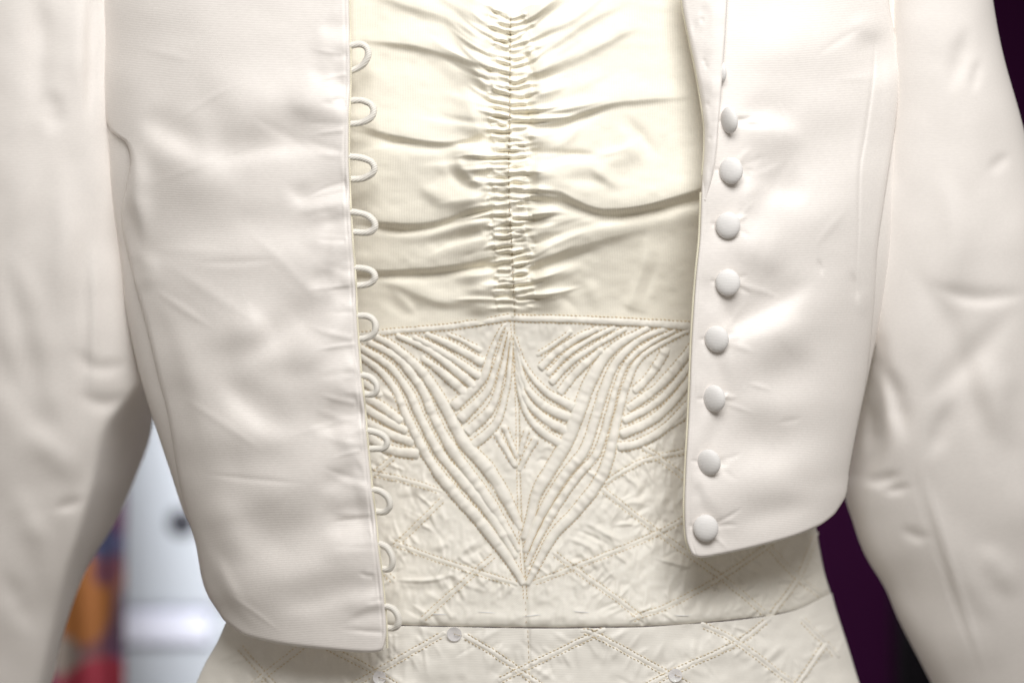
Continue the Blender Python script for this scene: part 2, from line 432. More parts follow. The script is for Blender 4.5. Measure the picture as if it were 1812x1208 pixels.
# ---------------------------------------------------------------- stitches
def stitches(name, rows, mat, parent, fld, length=5.4, gap=2.2, rad=1.05, lift=0.6, jitter=0.35, seed=1, side_tilt=0.25):
    r = np.random.RandomState(seed)
    n = 5; rings = np.array([-0.5, -0.3, 0.0, 0.3, 0.5]); rr = np.array([0.25, 0.85, 1.0, 0.85, 0.25])
    th = np.linspace(0, 2 * math.pi, n, endpoint=False)
    Vs = []; Fs = []; base = grid_faces(n, 5, True); c = 0
    for row in rows:
        L = plen(row); m = max(1, int(L / (length + gap)))
        A = cr(row, m * 2 + 1)
        for k in range(m):
            p0 = A[2 * k]; p1 = A[2 * k + 2]; d = p1 - p0; q = np.linalg.norm(d) + 1e-9; d = d / q
            an = side_tilt * (1 if k % 2 else 0.6) + r.uniform(-.12, .12)
            d = np.array([d[0] * math.cos(an) - d[1] * math.sin(an), d[0] * math.sin(an) + d[1] * math.cos(an)])
            nn = np.array([-d[1], d[0]]); mid = (p0 + p1) / 2 + r.uniform(-jitter, jitter, 2)
            ll = length * r.uniform(.85, 1.1)
            cx = mid[0] + rings * ll * d[0]; cy = mid[1] + rings * ll * d[1]
            hh = fld(cx, cy) + lift - 0.9 * np.abs(rings * 2) ** 3
            PX = cx[:, None] + (rad * rr)[:, None] * np.cos(th)[None] * nn[0]
            PY = cy[:, None] + (rad * rr)[:, None] * np.cos(th)[None] * nn[1]
            HH = hh[:, None] + (rad * rr)[:, None] * np.sin(th)[None]
            x, y, z = W(PX, PY, HH)
            Vs.append(np.stack([x, y, z], -1).reshape(-1, 3)); Fs.append(base + c); c += 5 * n
    if not Vs: return None
    o = mesh_np(name, np.vstack(Vs), np.vstack(Fs), mat, parent)
    return tag(o, kind='stuff')

yy = np.linspace(30, 555, 30)
st = stitches('stitching', [[(float(seam_x(a)), a) for a in yy]], M_seamthread, bod_r, B.at, 5.5, 5.5, 0.95, 1.2, 0.6, 5)

# ---------------------------------------------------------------- corded waist panel
Wf = Field(520, 1490, 540, 1130, 1.5)
Wf.H += 1.5 * vnoise(Wf.X / 60, Wf.Y / 45, 11)

band_paths = [
    [(640, 826), (664, 838), (720, 850), (784, 870)], [(786, 880), (740, 926), (690, 974)], [(690, 957), (760, 984), (826, 1006), (918, 1034)],
    [(878, 978), (820, 1030), (742, 1100)], [(700, 806), (664, 836), (640, 860)],
    [(1061, 860), (1117, 825), (1152, 811), (1240, 792)], [(1133, 788), (1167, 811), (1250, 874)], [(1064, 864), (1110, 900), (1165, 942), (1278, 1022), (1360, 1090)],
    [(940, 1032), (1011, 1005), (1099, 970), (1167, 941), (1250, 895)], [(977, 976), (1019, 1007), (1096, 1062), (1140, 1098)],
    [(1114, 1097), (1139, 1086), (1180, 1072), (1281, 1018), (1372, 955)], [(1340, 946), (1412, 1021), (1457, 1055)], [(1362, 1090), (1412, 1022), (1445, 940)],
    [(700, 1030), (650, 985), (600, 950)],
]
# puckers square to the quilting lines
for bpth in band_paths:
    L = plen(bpth); A = cr(bpth, max(4, int(L / 8)))
    for k in range(1, len(A) - 1):
        t = A[k + 1] - A[k - 1]; t /= np.linalg.norm(t); nn = np.array([-t[1], t[0]])
        for sg in (-1, 1):
            if rng.rand() < 0.6:
                ln = rng.uniform(12, 46) ; a0 = A[k] + nn * sg * 5
                dirn = nn * sg + t * rng.uniform(-.7, .7)
                Wf.stroke([tuple(a0), tuple(a0 + dirn * ln * .5 + rng.uniform(-2, 2, 2)), tuple(a0 + dirn * ln)], rng.uniform(.9, 2.8) * rng.choice([1, 1, -1]), rng.uniform(2.6, 5), None, (0.05, .6))
for p, a, w_ in [([(754, 973), (788, 962), (802, 940)], 3.5, 7), ([(807, 981), (830, 968), (850, 950)], 3.5, 6), ([(825, 988), (846, 972), (862, 958)], -3, 4),
                 ([(688, 1025), (759, 1026), (815, 1012)], 4, 4), ([(690, 1040), (760, 1044), (830, 1030)], -2, 8), ([(700, 880), (740, 860), (772, 862)], 4, 9),
                 ([(720, 940), (770, 905), (795, 900)], 4, 14), ([(1000, 950), (1040, 965), (1060, 985)], 3, 5), ([(1015, 935), (1050, 950), (1085, 968)], -3, 4), ([(1030, 920), (1075, 945), (1110, 958)], 3, 5),
                 ([(1085, 930), (1110, 926), (1130, 930)], 4, 4), ([(1090, 890), (1130, 888), (1150, 896)], 3, 6), ([(1180, 860), (1170, 890), (1160, 920)], 4.5, 9), ([(1150, 840), (1140, 870), (1120, 885)], -4, 7),
                 ([(1105, 840), (1130, 860), (1125, 880)], 3, 6), ([(1195, 820), (1200, 860), (1195, 900)], -4, 8), ([(1020, 1040), (1080, 1030), (1150, 1055)], -2.5, 14), ([(1150, 985), (1210, 1000), (1240, 1010)], 4, 4),
                 ([(1300, 1000), (1310, 1020), (1300, 1050)], -3, 9), ([(1330, 1000), (1350, 1030), (1345, 1060)], 3, 7), ([(1380, 1000), (1390, 1040), (1380, 1070)], 3, 7),
                 ([(860, 840), (870, 860), (880, 890)], 2, 6), ([(950, 800), (970, 790), (985, 800)], 2.5, 5), ([(945, 820), (960, 812), (975, 822)], -2.5, 4),
                 ([(670, 690), (690, 700), (705, 716)], 4, 6), ([(760, 640), (790, 668), (812, 702)], 3, 8)]:
    Wf.stroke(p, a, w_, None, (.25, .25))
Wf.H += 1.3 * vnoise((Wf.X + Wf.Y * .6) / 13, (Wf.Y - Wf.X * .6) / 30, 12) + 0.75 * vnoise(Wf.X / 7, Wf.Y / 9, 13)
cx_w = smooth_ip([(500, 905), (558, 906), (700, 915), (850, 918), (950, 922), (1050, 929), (1120, 932), (1230, 936)])
Wf.H -= 2.5 * np.exp(-((Wf.X - cx_w(Wf.Y)) / 4) ** 2)
waist_bot = smooth_ip([(480, 1085), (560, 1098), (690, 1105), (930, 1110), (1080, 1109), (1170, 1106), (1300, 1096), (1400, 1080), (1470, 1048), (1520, 1020)])
Wf.H -= 4 * np.exp(-((Wf.Y - waist_bot(Wf.X)) / 3.5) ** 2)
Wf.H += 3 * np.exp(-((Wf.Y - waist_bot(Wf.X) + 16) / 12.0) ** 2)
Wf.H += dress_base(Wf.X, Wf.Y)
lp = [(540, 600), (520, 760), (500, 900), (470, 1086)]
rp = [(1462, 592), (1447, 700), (1440, 800), (1441, 900), (1447, 950), (1458, 1010), (1470, 1052)]
X, Y, U, V_ = coons(lp, rp, 560, 330, bottom=lambda u: waist_bot(470 + 1000 * u), top=lambda u: waist_top(540 + 922 * u), kb=6, kt=6)
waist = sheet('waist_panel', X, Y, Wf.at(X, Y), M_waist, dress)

def strip(name, pts, w0, w1, hgt, fld, parent, mat, puck=0.08, seed=0, n=9, pp=9.0, ends=True, lift=0.0):
    """raised cord sewn under the cloth: arched strip along a path; w0..w1 = width start..end"""
    L = plen(pts); m = max(8, int(L / 2.6)); A = cr(pts, m)
    T = np.gradient(A, axis=0); T /= np.linalg.norm(T, axis=1)[:, None]; N = np.stack([-T[:, 1], T[:, 0]], 1)
    s = np.linspace(0, 1, m); sl = s * L
    wd = (1.5 if w1 < 16 and hgt > .32 else 1.25) * np.interp(s, [0, 1], [w0, w1]) if np.isscalar(w0) and np.isscalar(w1) else 1.3 * np.interp(s, np.linspace(0, 1, len(w0)), w0)
    nz = vnoise(sl / pp, np.full(m, seed * 3.7), seed); n2 = vnoise(sl / 31, np.full(m, seed * 1.9), seed + 50)
    wd = wd * (1 + 0.5 * puck * nz + 0.06 * n2)
    hh = .72 * hgt * wd * (1 + 1.4 * puck * nz * (.5 + 1.1 * s) + 0.1 * n2)
    n3 = vnoise(sl / 6.5, np.full(m, seed * 5.3), seed + 21)
    hh *= 1 - np.clip(.6 * puck ** .5, 0, .22) * np.clip((n3 - .3) / .5, 0, 1)
    if ends:
        e = np.clip(np.minimum(sl, L - sl) / 3.5, 0, 1); hh = hh * np.sqrt(1 - (1 - e) ** 2 + 1e-6) ; wd = wd * (0.75 + 0.25 * np.sqrt(e))
    ph = np.linspace(0, math.pi, n)
    q = -np.cos(ph)
    prof = np.sin(ph) ** 0.9
    A = A + N * (0.35 * vnoise(sl / 15, np.full(m, 7.0), seed + 9))[:, None]
    PX = A[:, 0:1] + N[:, 0:1] * wd[:, None] * .5 * q; PY = A[:, 1:2] + N[:, 1:2] * wd[:, None] * .5 * q
    wr = 0.5 * vnoise(PX / 5, PY / 5, seed + 3) + .3 * vnoise(PX / 2.6, PY / 2.6, seed + 4)
    H = fld(PX, PY) * 0.3 + fld(A[:, 0], A[:, 1])[:, None] * 0.7 + lift + hh[:, None] * prof + wr - 2.2 * (1 - prof)
    x, y, z = W(PX, PY, H)
    o = mesh_np(name, np.stack([x, y, z], -1).reshape(-1, 3), grid_faces(n, m)[:, ::-1], mat, parent)
    e1 = [tuple(A[k] + N[k] * wd[k] * .5) for k in range(2, m - 2, 4)]; e2 = [tuple(A[k] - N[k] * wd[k] * .5) for k in range(2, m - 2, 4)]
    return o, e1, e2

cords = [
    # band under the bodice seam
    ([(626, 594), (713, 585), (779, 580), (850, 570), (908, 560)], 9, 10, .24, .05), ([(902, 563), (1000, 565), (1060, 567), (1150, 572), (1236, 578)], 10, 13, .3, .05),
    # fan of straight cords, loop side
    ([(789, 590), (820, 603), (853, 622)], 6, 8, .4, .1), ([(752, 590), (800, 612), (857, 643)], 8, 12, .45, .1), ([(730, 595), (790, 627), (851, 668)], 8, 11, .45, .1),
    ([(700, 592), (762, 622), (842, 685)], 8, 12, .45, .12), ([(744, 631), (785, 661), (831, 703)], 8, 14, .4, .2),
    # petals
    ([(896, 572), (886, 585), (870, 622), (852, 672), (800, 722)], 5, 15, .42, .07), ([(898, 580), (890, 605), (877, 650), (859, 696), (812, 744)], 4, 14, .42, .07),
    ([(901, 590), (898, 608), (889, 655), (870, 720), (824, 767)], 4, 14, .42, .07), ([(905, 600), (903, 640), (896, 691), (877, 750), (834, 790)], 4, 13, .42, .07),
    ([(909, 590), (914, 606), (929, 648), (964, 691), (1017, 722)], 4, 13, .42, .07), ([(909, 600), (917, 630), (929, 679), (961, 717), (1010, 741)], 4, 14, .42, .07),
    ([(910, 610), (918, 657), (929, 704), (961, 739), (1006, 766)], 4, 14, .42, .07), ([(912, 640), (919, 692), (935, 737), (964, 768), (996, 787)], 4, 13, .42, .07),
    # chevrons
    ([(876, 763), (892, 790), (914, 828)], 9, 8, .4, .15), ([(890, 752), (902, 778), (916, 812)], 8, 6, .4, .15), ([(934, 756), (926, 780), (919, 806)], 8, 6, .4, .12), ([(951, 773), (934, 800), (918, 834)], 9, 8, .4, .15),
    # the big V, loop side
    ([(662, 594), (701, 616), (746, 657), (776, 700), (799, 742), (823, 785), (865, 832), (900, 890), (922, 938)], 11, 15, .42, .1), ([(650, 604), (704, 634), (746, 687), (769, 740), (804, 801), (850, 864), (890, 925), (919, 975)], 12, 13, .42, .16),
    ([(630, 610), (688, 647), (723, 692), (746, 742), (780, 804), (830, 864), (870, 915), (914, 988)], 12, 11, .44, .16), ([(626, 622), (670, 654), (701, 692), (722, 742), (762, 817), (804, 872), (852, 925), (905, 997), (927, 1036)], 12, 13, .44, .1),
    # the big V, button side
    ([(1149, 579), (1099, 606), (1069, 633), (1043, 677), (1027, 719), (1014, 752), (1001, 785), (972, 833), (950, 872), (937, 920), (926, 955)], 11, 14, .36, .07), ([(1178, 581), (1129, 603), (1091, 640), (1071, 683), (1055, 735), (1034, 796), (1001, 838), (972, 883), (950, 925), (928, 978)], 10, 12, .4, .09),
    ([(1196, 584), (1149, 608), (1111, 640), (1091, 683), (1077, 735), (1056, 801), (1019, 846), (979, 904), (953, 952), (930, 1003)], 8, 10, .42, .1), ([(1222, 583), (1174, 606), (1131, 636), (1109, 680), (1094, 735), (1076, 812), (1056, 857), (1019, 904), (979, 947), (953, 994), (932, 1036)], 8, 15, .42, .07),
    # fan, button side
    ([(948, 629), (976, 612), (1013, 585)], 7, 6, .4, .15), ([(954, 653), (983, 624), (1023, 598), (1060, 580)], 11, 8, .44, .1), ([(967, 664), (1003, 628), (1045, 600), (1090, 578)], 8, 7, .44, .1),
    ([(973, 679), (1011, 640), (1055, 611), (1110, 580)], 10, 7, .44, .1), ([(988, 697), (1022, 656), (1066, 617)], 12, 9, .36, .25),
    # arcs, button side
    ([(1120, 694), (1152, 661), (1182, 614)], 11, 11, .36, .25), ([(1109, 724), (1160, 688), (1198, 648), (1232, 604)], 12, 11, .4, .16), ([(1101, 746), (1158, 715), (1198, 675), (1234, 628)], 11, 9, .44, .1),
    ([(1096, 770), (1149, 746), (1188, 713), (1234, 655)], 13, 11, .44, .07), ([(1091, 791), (1130, 784), (1178, 756), (1234, 700)], 12, 10, .44, .08), ([(1186, 752), (1210, 736), (1236, 715)], 10, 10, .4, .2),
    # arcs, loop side
    ([(640, 700), (680, 722), (712, 748)], 11, 12, .42, .1), ([(636, 716), (684, 744), (722, 764)], 12, 11, .42, .1), ([(640, 742), (690, 768), (733, 784)], 12, 13, .42, .1), ([(650, 772), (692, 796), (742, 803)], 12, 14, .42, .1),
    ([(632, 672), (655, 684), (676, 702)], 10, 10, .4, .2),
]
wd_over = {19: [10, 13, 15, 17, 19, 18, 11], 20: [10, 13, 14, 15, 16, 15, 9], 21: [10, 12, 13, 14, 15, 14, 9], 22: [10, 12, 13, 15, 18, 16, 10], 23: [9, 14, 19, 20, 19, 15, 10], 24: [9, 12, 14, 15, 14, 9], 25: [7, 9, 10, 12, 12, 8], 26: [7, 9, 11, 13, 17, 17, 14, 9]}
rows = []
for i, (p, w0, w1, hg, pk) in enumerate(cords):
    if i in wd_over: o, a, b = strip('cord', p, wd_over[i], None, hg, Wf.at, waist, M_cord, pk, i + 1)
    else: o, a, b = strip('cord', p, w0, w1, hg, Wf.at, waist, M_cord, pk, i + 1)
    rows.append((a, b))
for i, (a, b) in enumerate(rows):
    rr_ = [r for r in (a, b) if len(r) >= 2]
    if rr_: stitches('stitching', rr_, M_thread, waist, Wf.at, 4.8, 2.3, 0.98, 1.1, 0.45, i)

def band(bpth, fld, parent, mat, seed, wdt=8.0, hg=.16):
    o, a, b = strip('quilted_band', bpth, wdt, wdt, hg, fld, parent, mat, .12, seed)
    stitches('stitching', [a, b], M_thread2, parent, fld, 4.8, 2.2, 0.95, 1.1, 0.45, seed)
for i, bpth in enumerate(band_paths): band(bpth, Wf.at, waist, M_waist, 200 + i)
# centre seam: two close rows of stitches, and the basting threads
cl = [(float(cx_w(a)), a) for a in np.linspace(566, 1060, 24)]
stitches('stitching', [[(x_ - 3.2, y_) for x_, y_ in cl], [(x_ + 3.2, y_) for x_, y_ in cl]], M_thread, waist, Wf.at, 4.6, 1.8, .9, .8, .5, 77)
stitches('stitching', [[(float(cx_w(a)), a) for a in np.linspace(1060, 1106, 6)]], M_seamthread, waist, Wf.at, 4.5, 5, .8, .8, .4, 78)
stitches('basting_thread', [[(760, 1086), (793, 1086)], [(848, 1083), (874, 1082)], [(930, 1088), (955, 1088)], [(1020, 1082), (1038, 1082)], [(1198, 1088), (1216, 1089)]], M_baste, waist, Wf.at, 30, 1, 1.0, 1.2, .3, 79, 0.02)

# ---------------------------------------------------------------- skirt
K = Field(280, 1640, 1010, 1340, 2.0)
sk_bands = [[(600, 1225), (673, 1184), (789, 1118)], [(819, 1122), (870, 1152), (936, 1198), (990, 1235)], [(880, 1205), (935, 1178), (1055, 1120), (1072, 1115)], [(1026, 1116), (1055, 1123), (1183, 1192), (1250, 1230)],
            [(1120, 1225), (1205, 1182), (1303, 1137), (1364, 1092)], [(1240, 1103), (1307, 1137), (1398, 1205), (1440, 1236)], [(1416, 1092), (1459, 1136), (1484, 1164)], [(1462, 1136), (1419, 1198), (1400, 1226)],
            [(560, 1135), (660, 1186), (720, 1226)], [(540, 1138), (466, 1196), (430, 1226)], [(420, 1140), (470, 1196), (500, 1226)]]
for bpth in sk_bands:
    L = plen(bpth); A = cr(bpth, max(4, int(L / 9)))
    for k in range(1, len(A) - 1):
        t = A[k + 1] - A[k - 1]; t /= np.linalg.norm(t); nn = np.array([-t[1], t[0]])
        for sg in (-1, 1):
            if rng.rand() < .55:
                ln = rng.uniform(15, 50); a0 = A[k] + nn * sg * 5; dirn = nn * sg + t * rng.uniform(-.7, .7)
                K.stroke([tuple(a0), tuple(a0 + dirn * ln)], rng.uniform(.8, 2.2) * rng.choice([1, 1, -1]), rng.uniform(3, 6), None, (.05, .6))
for k in range(16):       # gathers below the jacket hem
    x_ = 540 + k * 10.5 + rng.uniform(-2, 2)
    K.stroke([(x_, 1120), (x_ + rng.uniform(-4, 4), 1160), (x_ + rng.uniform(-8, 8), 1200)], rng.uniform(1.5, 3.5), 3.4, None, (.05, .6))
K.H += 2.2 * vnoise(K.X / 45, K.Y / 32, 21) + 1.0 * vnoise(K.X / 16, K.Y / 18, 22)
skx = smooth_ip([(1090, 933), (1110, 934), (1208, 937), (1330, 942)])
K.H -= 4 * np.exp(-((K.X - skx(K.Y)) / 3.5) ** 2)
K.H += 2.0 * np.exp(-(np.abs(K.X - skx(K.Y)) / 14) ** 2)
K.H += dress_base(K.X, K.Y) + 1
lp = [(405, 1088), (385, 1135), (362, 1175), (345, 1215), (318, 1300)]
rp = [(1472, 1046), (1481, 1080), (1500, 1140), (1521, 1208), (1552, 1300)]
X, Y, U, V_ = coons(lp, rp, 520, 120, top=lambda u: waist_bot(405 + 1067 * u) + 1, kt=4)
skirt = sheet('skirt', X, Y, K.at(X, Y), M_skirt, dress)
for i, bpth in enumerate(sk_bands): band(bpth, K.at, skirt, M_skirt, 300 + i, 8.5)
stitches('stitching', [[(float(skx(a)), a) for a in np.linspace(1112, 1230, 8)]], M_seamthread, skirt, K.at, 7, 2, .7, .6, .3, 81, 0.02)

# sequins
M_seq = bpy.data.materials.new('sequin_film'); M_seq.use_nodes = True
b_ = M_seq.node_tree.nodes['Principled BSDF']; b_.inputs['Base Color'].default_value = (0.93, 0.91, 0.93, 1); b_.inputs['Roughness'].default_value = 0.45
b_.inputs['Alpha'].default_value = 0.6; b_.inputs['IOR'].default_value = 1.45; b_.inputs['Thin Film Thickness'].default_value = 420; b_.inputs['Coat Weight'].default_value = .6
def sequin(px, py, r, tilt, spin):
    n, seg = 6, 28
    rad = np.array([.12, .3, .5, .75, .94, 1.0, .99, .93, .5, .12]) * r; hz = np.array([-1.8, -1.6, -1.0, -.1, .8, 1.0, .5, .2, -1.6, -2.3])
    th = np.linspace(0, 2 * math.pi, seg, endpoint=False)
    lx = rad[:, None] * np.cos(th); ly = rad[:, None] * np.sin(th); lz = np.broadcast_to(hz[:, None], lx.shape)
    pts = np.stack([lx, -lz, ly], -1).reshape(-1, 3) * S
    R = Matrix.Rotation(spin, 3, 'Y') @ Matrix.Rotation(tilt, 3, 'X')
    pts = pts @ np.array(R).T + np.array(W(px, py, float(K.at(px, py)) + 7))
    F = grid_faces(seg, 10, True)
    o = mesh_np('sequin', pts, F, M_seq, skirt)
    p = np.array([W(px, py, float(K.at(px, py)) + 4), W(px + 1, py + .5, float(K.at(px, py)) + 9), W(px + r * .55, py + 2, float(K.at(px, py)) + 10), W(px + r * 1.02, py + 3, float(K.at(px, py)) + 3)])
    tube('thread', p, 0.55 * S, M_seamthread, skirt, 6)
sequin(804, 1121, 13.5, .18, .3); sequin(671, 1198, 12, -.2, 1.2); sequin(1195, 1194, 12.5, .15, 2.2)

# ================================================================== MANNEQUIN (white chest above the neckline)
mann = empty('mannequin', 'white mannequin chest showing in the neckline above the ruched bodice', 'mannequin', W(905, 100, -150))
mx, my = np.meshgrid(np.linspace(330, 1480, 60), np.linspace(-420, 700, 70))
hh = dress_front(np.clip(my, -200, 1300)) - 24 - drop(mx, 600, 320, 2.1) - np.clip(-my, 0, 500) * .12
mb = sheet('torso', mx, my, hh, M_mann, mann, 6)

# ================================================================== JACKET
jacket = empty('bolero_jacket', 'cropped ivory faille jacket hanging open with covered buttons and loops over the dress', 'jacket', W(905, 1150, -150))

def edge_round(dpx, r):
    q = np.clip((r - dpx) / r, 0, 1)
    return -r * (1 - np.sqrt(np.clip(1 - q * q, 0, 1)))

# ---------------------------------------------------------------- loop-side front
JL = Field(120, 720, -90, 1190, 1.8)
out_l = smooth_ip([(-120, 158), (0, 163), (120, 170), (240, 180), (340, 192), (440, 212), (560, 228), (690, 258), (830, 303), (900, 326), (960, 345), (1040, 362), (1095, 385), (1200, 420)])
edge_l = smooth_ip([(-100, 617), (0, 618), (130, 620), (270, 617), (400, 622), (480, 628), (600, 634), (720, 645), (830, 655), (950, 668), (1060, 680), (1120, 684), (1200, 686)])
front_j = smooth_ip([(-120, 0), (0, 4), (200, 10), (400, 6), (600, 0), (800, 0), (1000, 2), (1150, 0), (1250, 0)])
def jl_base(x, y):
    half = 905 - out_l(y)
    q = np.clip((905 - x) / (half * 1.012), 0, .9995)
    return front_j(y) + 20 - 210 * (1 - (1 - q ** 3.0) ** (1 / 2.4))
def soft(F, g):
    def f(p, a, wa, wb=None, taper=(.2, .2)):
        wb = wb or wa
        k = float(np.clip((min(wa, wb) - 6) / 14, 0, 1))
        F.stroke(p, a * g * (.45 + .55 * k), wa * 1.35, wb * 1.35, taper)
    return f
S2 = soft(JL, 1.35)
S2([(240, 200), (310, 238), (364, 280)], -8, 26, 20, (.3, .15)); S2([(345, 284), (420, 270), (503, 256), (615, 258)], -9, 34, 14, (.15, .3))
S2([(225, 235), (300, 275), (370, 312), (440, 330)], 8, 26, 34, (.3, .4))
S2([(360, 210), (440, 215), (520, 235)], 5, 40, 26, (.3, .3))
S2([(540, 118), (575, 136), (618, 158)], -5, 13, 12, (.3, .05)); S2([(545, 90), (590, 78), (620, 72)], 4, 16, 14, (.3, .05))
S2([(560, 46), (595, 50), (620, 52)], -4, 12, 10, (.3, .05))
S2([(500, 180), (560, 190), (618, 205)], 5, 22, 16, (.3, .05))
S2([(500, 318), (540, 350), (583, 338), (618, 328)], -8, 20, 12, (.3, .05)); S2([(520, 372), (570, 366), (620, 366)], 5, 14, 14, (.3, .05))
S2([(565, 396), (600, 390), (622, 384)], -4.5, 9, 7, (.3, .05)); S2([(530, 425), (580, 428), (624, 440)], 4, 16, 14, (.3, .05))
S2([(540, 505), (575, 490), (600, 482)], -6, 12, 13, (.3, .25)); S2([(588, 508), (605, 522), (624, 516)], -4, 10, 10, (.2, .05)); S2([(600, 500), (618, 495), (630, 492)], 5, 10, 9, (.2, .05))
S2([(600, 520), (583, 538), (520, 580), (455, 619), (420, 640)], -10, 20, 26, (.15, .3)); S2([(622, 524), (598, 570), (560, 620), (500, 660)], 8, 20, 34, (.15, .35))
S2([(400, 560), (440, 580), (480, 560)], 4, 30, 24, (.3, .3))
S2([(385, 660), (430, 705), (478, 742), (540, 756)], -9, 26, 20, (.25, .35)); S2([(470, 690), (530, 690), (600, 668), (640, 650)], 5, 26, 26, (.3, .1))
S2([(598, 678), (620, 674), (640, 670)], -5, 8, 8, (.3, .05)); S2([(545, 745), (583, 752), (612, 742), (645, 728)], -10, 24, 11, (.3, .05))
S2([(350, 800), (420, 770), (500, 772), (580, 790)], 8, 34, 34, (.3, .3)); S2([(590, 792), (620, 780), (650, 776)], 5, 16, 12, (.3, .05))
S2([(560, 872), (600, 846), (640, 826)], -6, 14, 11, (.35, .05)); S2([(570, 905), (610, 884), (660, 872)], 5, 16, 12, (.35, .05))
S2([(570, 946), (610, 930), (664, 920)], -6.5, 13, 11, (.35, .05)); S2([(560, 990), (610, 970), (668, 962)], 4.5, 20, 14, (.35, .05))
S2([(420, 880), (470, 940), (560, 980)], -5, 40, 34, (.3, .3)); S2([(380, 860), (400, 930), (440, 1000)], 6, 26, 30, (.3, .3))
S2([(480, 1080), (560, 1060), (620, 1040), (676, 1036)], -6, 26, 16, (.35, .05)); S2([(600, 1078), (640, 1066), (678, 1062)], 4, 14, 10, (.3, .05)); S2([(610, 1100), (650, 1086), (682, 1084)], -4, 9, 8, (.3, .05))
S2([(357, 960), (385, 1040), (423, 1096), (470, 1124)], -6, 9, 14, (.25, .2)); S2([(372, 960), (400, 1030), (440, 1090)], 6, 9, 16, (.25, .2)); S2([(345, 900), (372, 1000), (392, 1050)], 4, 6, 10, (.25, .25))
S2([(262, 520), (290, 600), (318, 700), (350, 800)], -6, 16, 26, (.25, .25)); S2([(255, 440), (262, 480), (250, 520)], 5, 14, 14, (.3, .3))
S2([(250, 450), (240, 480), (250, 505)], -5, 8, 10, (.3, .3))
# long soft folds that run out of the seams
S2([(610, 150), (520, 170), (430, 165), (330, 120)], 5, 34, 30, (.1, .4)); S2([(614, 420), (540, 410), (440, 400), (330, 420), (262, 470)], -5, 34, 30, (.1, .3)); S2([(616, 450), (540, 450), (430, 450), (320, 480)], 4, 30, 30, (.1, .4))
S2([(640, 690), (560, 640), (480, 600), (400, 590), (300, 620)], 5, 30, 34, (.1, .3)); S2([(650, 800), (560, 830), (460, 870), (390, 930)], 6, 40, 34, (.1, .4)); S2([(660, 900), (560, 930), (480, 990), (440, 1060)], -6, 34, 34, (.1, .4))
S2([(300, 560), (330, 680), (370, 800), (400, 900)], 6, 34, 30, (.3, .3)); S2([(676, 1020), (600, 1000), (520, 1010), (450, 1050)], 5, 24, 34, (.1, .4))
# tuck over the side seam
JL.stroke([(222, 248), (236, 275), (238, 310), (236, 350), (246, 390), (256, 440)], 15, 24, 9, (.2, .35))
JL.H += 3.0 * vnoise(JL.X / 105, JL.Y / 80, 31) + 0.35 * vnoise(JL.X / 40, JL.Y / 30, 32)
JL.blur(14)
r2 = np.random.RandomState(23)
for yl in (90, 128, 176, 224, 276, 322, 372, 414, 470, 510, 556, 604, 660, 702, 757, 797, 862, 908, 957, 1010, 1066, 1112):
    for k in range(2):
        L = r2.uniform(24, 90); x0 = float(edge_l(yl)) - r2.uniform(2, 14); y0 = yl + r2.uniform(-12, 12); sl = r2.uniform(-.45, .45)
        JL.stroke([(x0, y0), (x0 - L * .5, y0 + sl * L * .4), (x0 - L, y0 + sl * L)], r2.uniform(.7, 1.9) * r2.choice([-1, 1]), r2.uniform(3.5, 8), None, (.05, .5))
for k in range(13):
    x0 = r2.uniform(240, 560); y0 = r2.uniform(60, 1060); L = r2.uniform(110, 240); an = r2.choice([-.5, -.25, .1, .35, .7]) + r2.uniform(-.15, .15)
    JL.stroke([(x0, y0), (x0 + L * .5 * math.cos(an), y0 + L * .5 * math.sin(an) + r2.uniform(-6, 6)), (x0 + L * math.cos(an), y0 + L * math.sin(an))], r2.uniform(.6, 1.5) * r2.choice([-1, 1]), r2.uniform(5, 11), None, (.45, .45))
JL.H += jl_base(JL.X, JL.Y)
# side seam: border between front and side panel
seam_l = [(163, -60), (168, 60), (176, 180), (205, 250), (224, 262), (231, 290), (224, 330), (216, 370), (214, 405), (222, 440), (236, 500), (256, 570), (280, 670), (296, 740), (314, 835), (327, 900), (346, 962), (360, 1035), (396, 1096)]
Lp = [(158, -60)] + [(float(out_l(yv)), yv) for yv in (60, 140, 200, 232)] + seam_l[4:]
Lp = [(163, -60), (169, 60), (176, 160), (192, 225), (222, 252), (231, 285), (224, 330), (216, 370), (216, 405), (224, 440), (238, 500), (257, 570), (281, 670), (298, 740), (314, 835), (328, 900), (346, 962), (362, 1040), (395, 1096)]
Rp = [(float(edge_l(yv)), yv) for yv in (-60, 0, 130, 270, 400, 480, 600, 720, 830, 950, 1060, 1120)] + [(678, 1152)]
botl = smooth_ip([(395, 1096), (420, 1115), (440, 1126), (500, 1140), (580, 1149), (640, 1154), (668, 1153), (680, 1148)])
X, Y, U, V_ = coons(Lp, Rp, 230, 560, bottom=lambda u: botl(395 + 283 * u), kb=14)
H = JL.at(X, Y) + edge_round((1 - U) * (np.linalg.norm([0]) + (X[:, -1:] - X[:, :1])), 7.0)
ybt = botl(np.clip(X, 395, 680))
H += edge_round(np.where(X > 395, ybt - Y, 99), 7.0)
H += edge_round(U * (X[:, -1:] - X[:, :1]), 9.0)
H += -1.5 * np.exp(-(((1 - U) * (X[:, -1:] - X[:, :1]) - 8) / 2.0) ** 2)
jf_l = sheet('front_panel', X, Y, H, M_jacket, jacket, 4)
tag(jf_l, 'jacket front edged with cord loops')
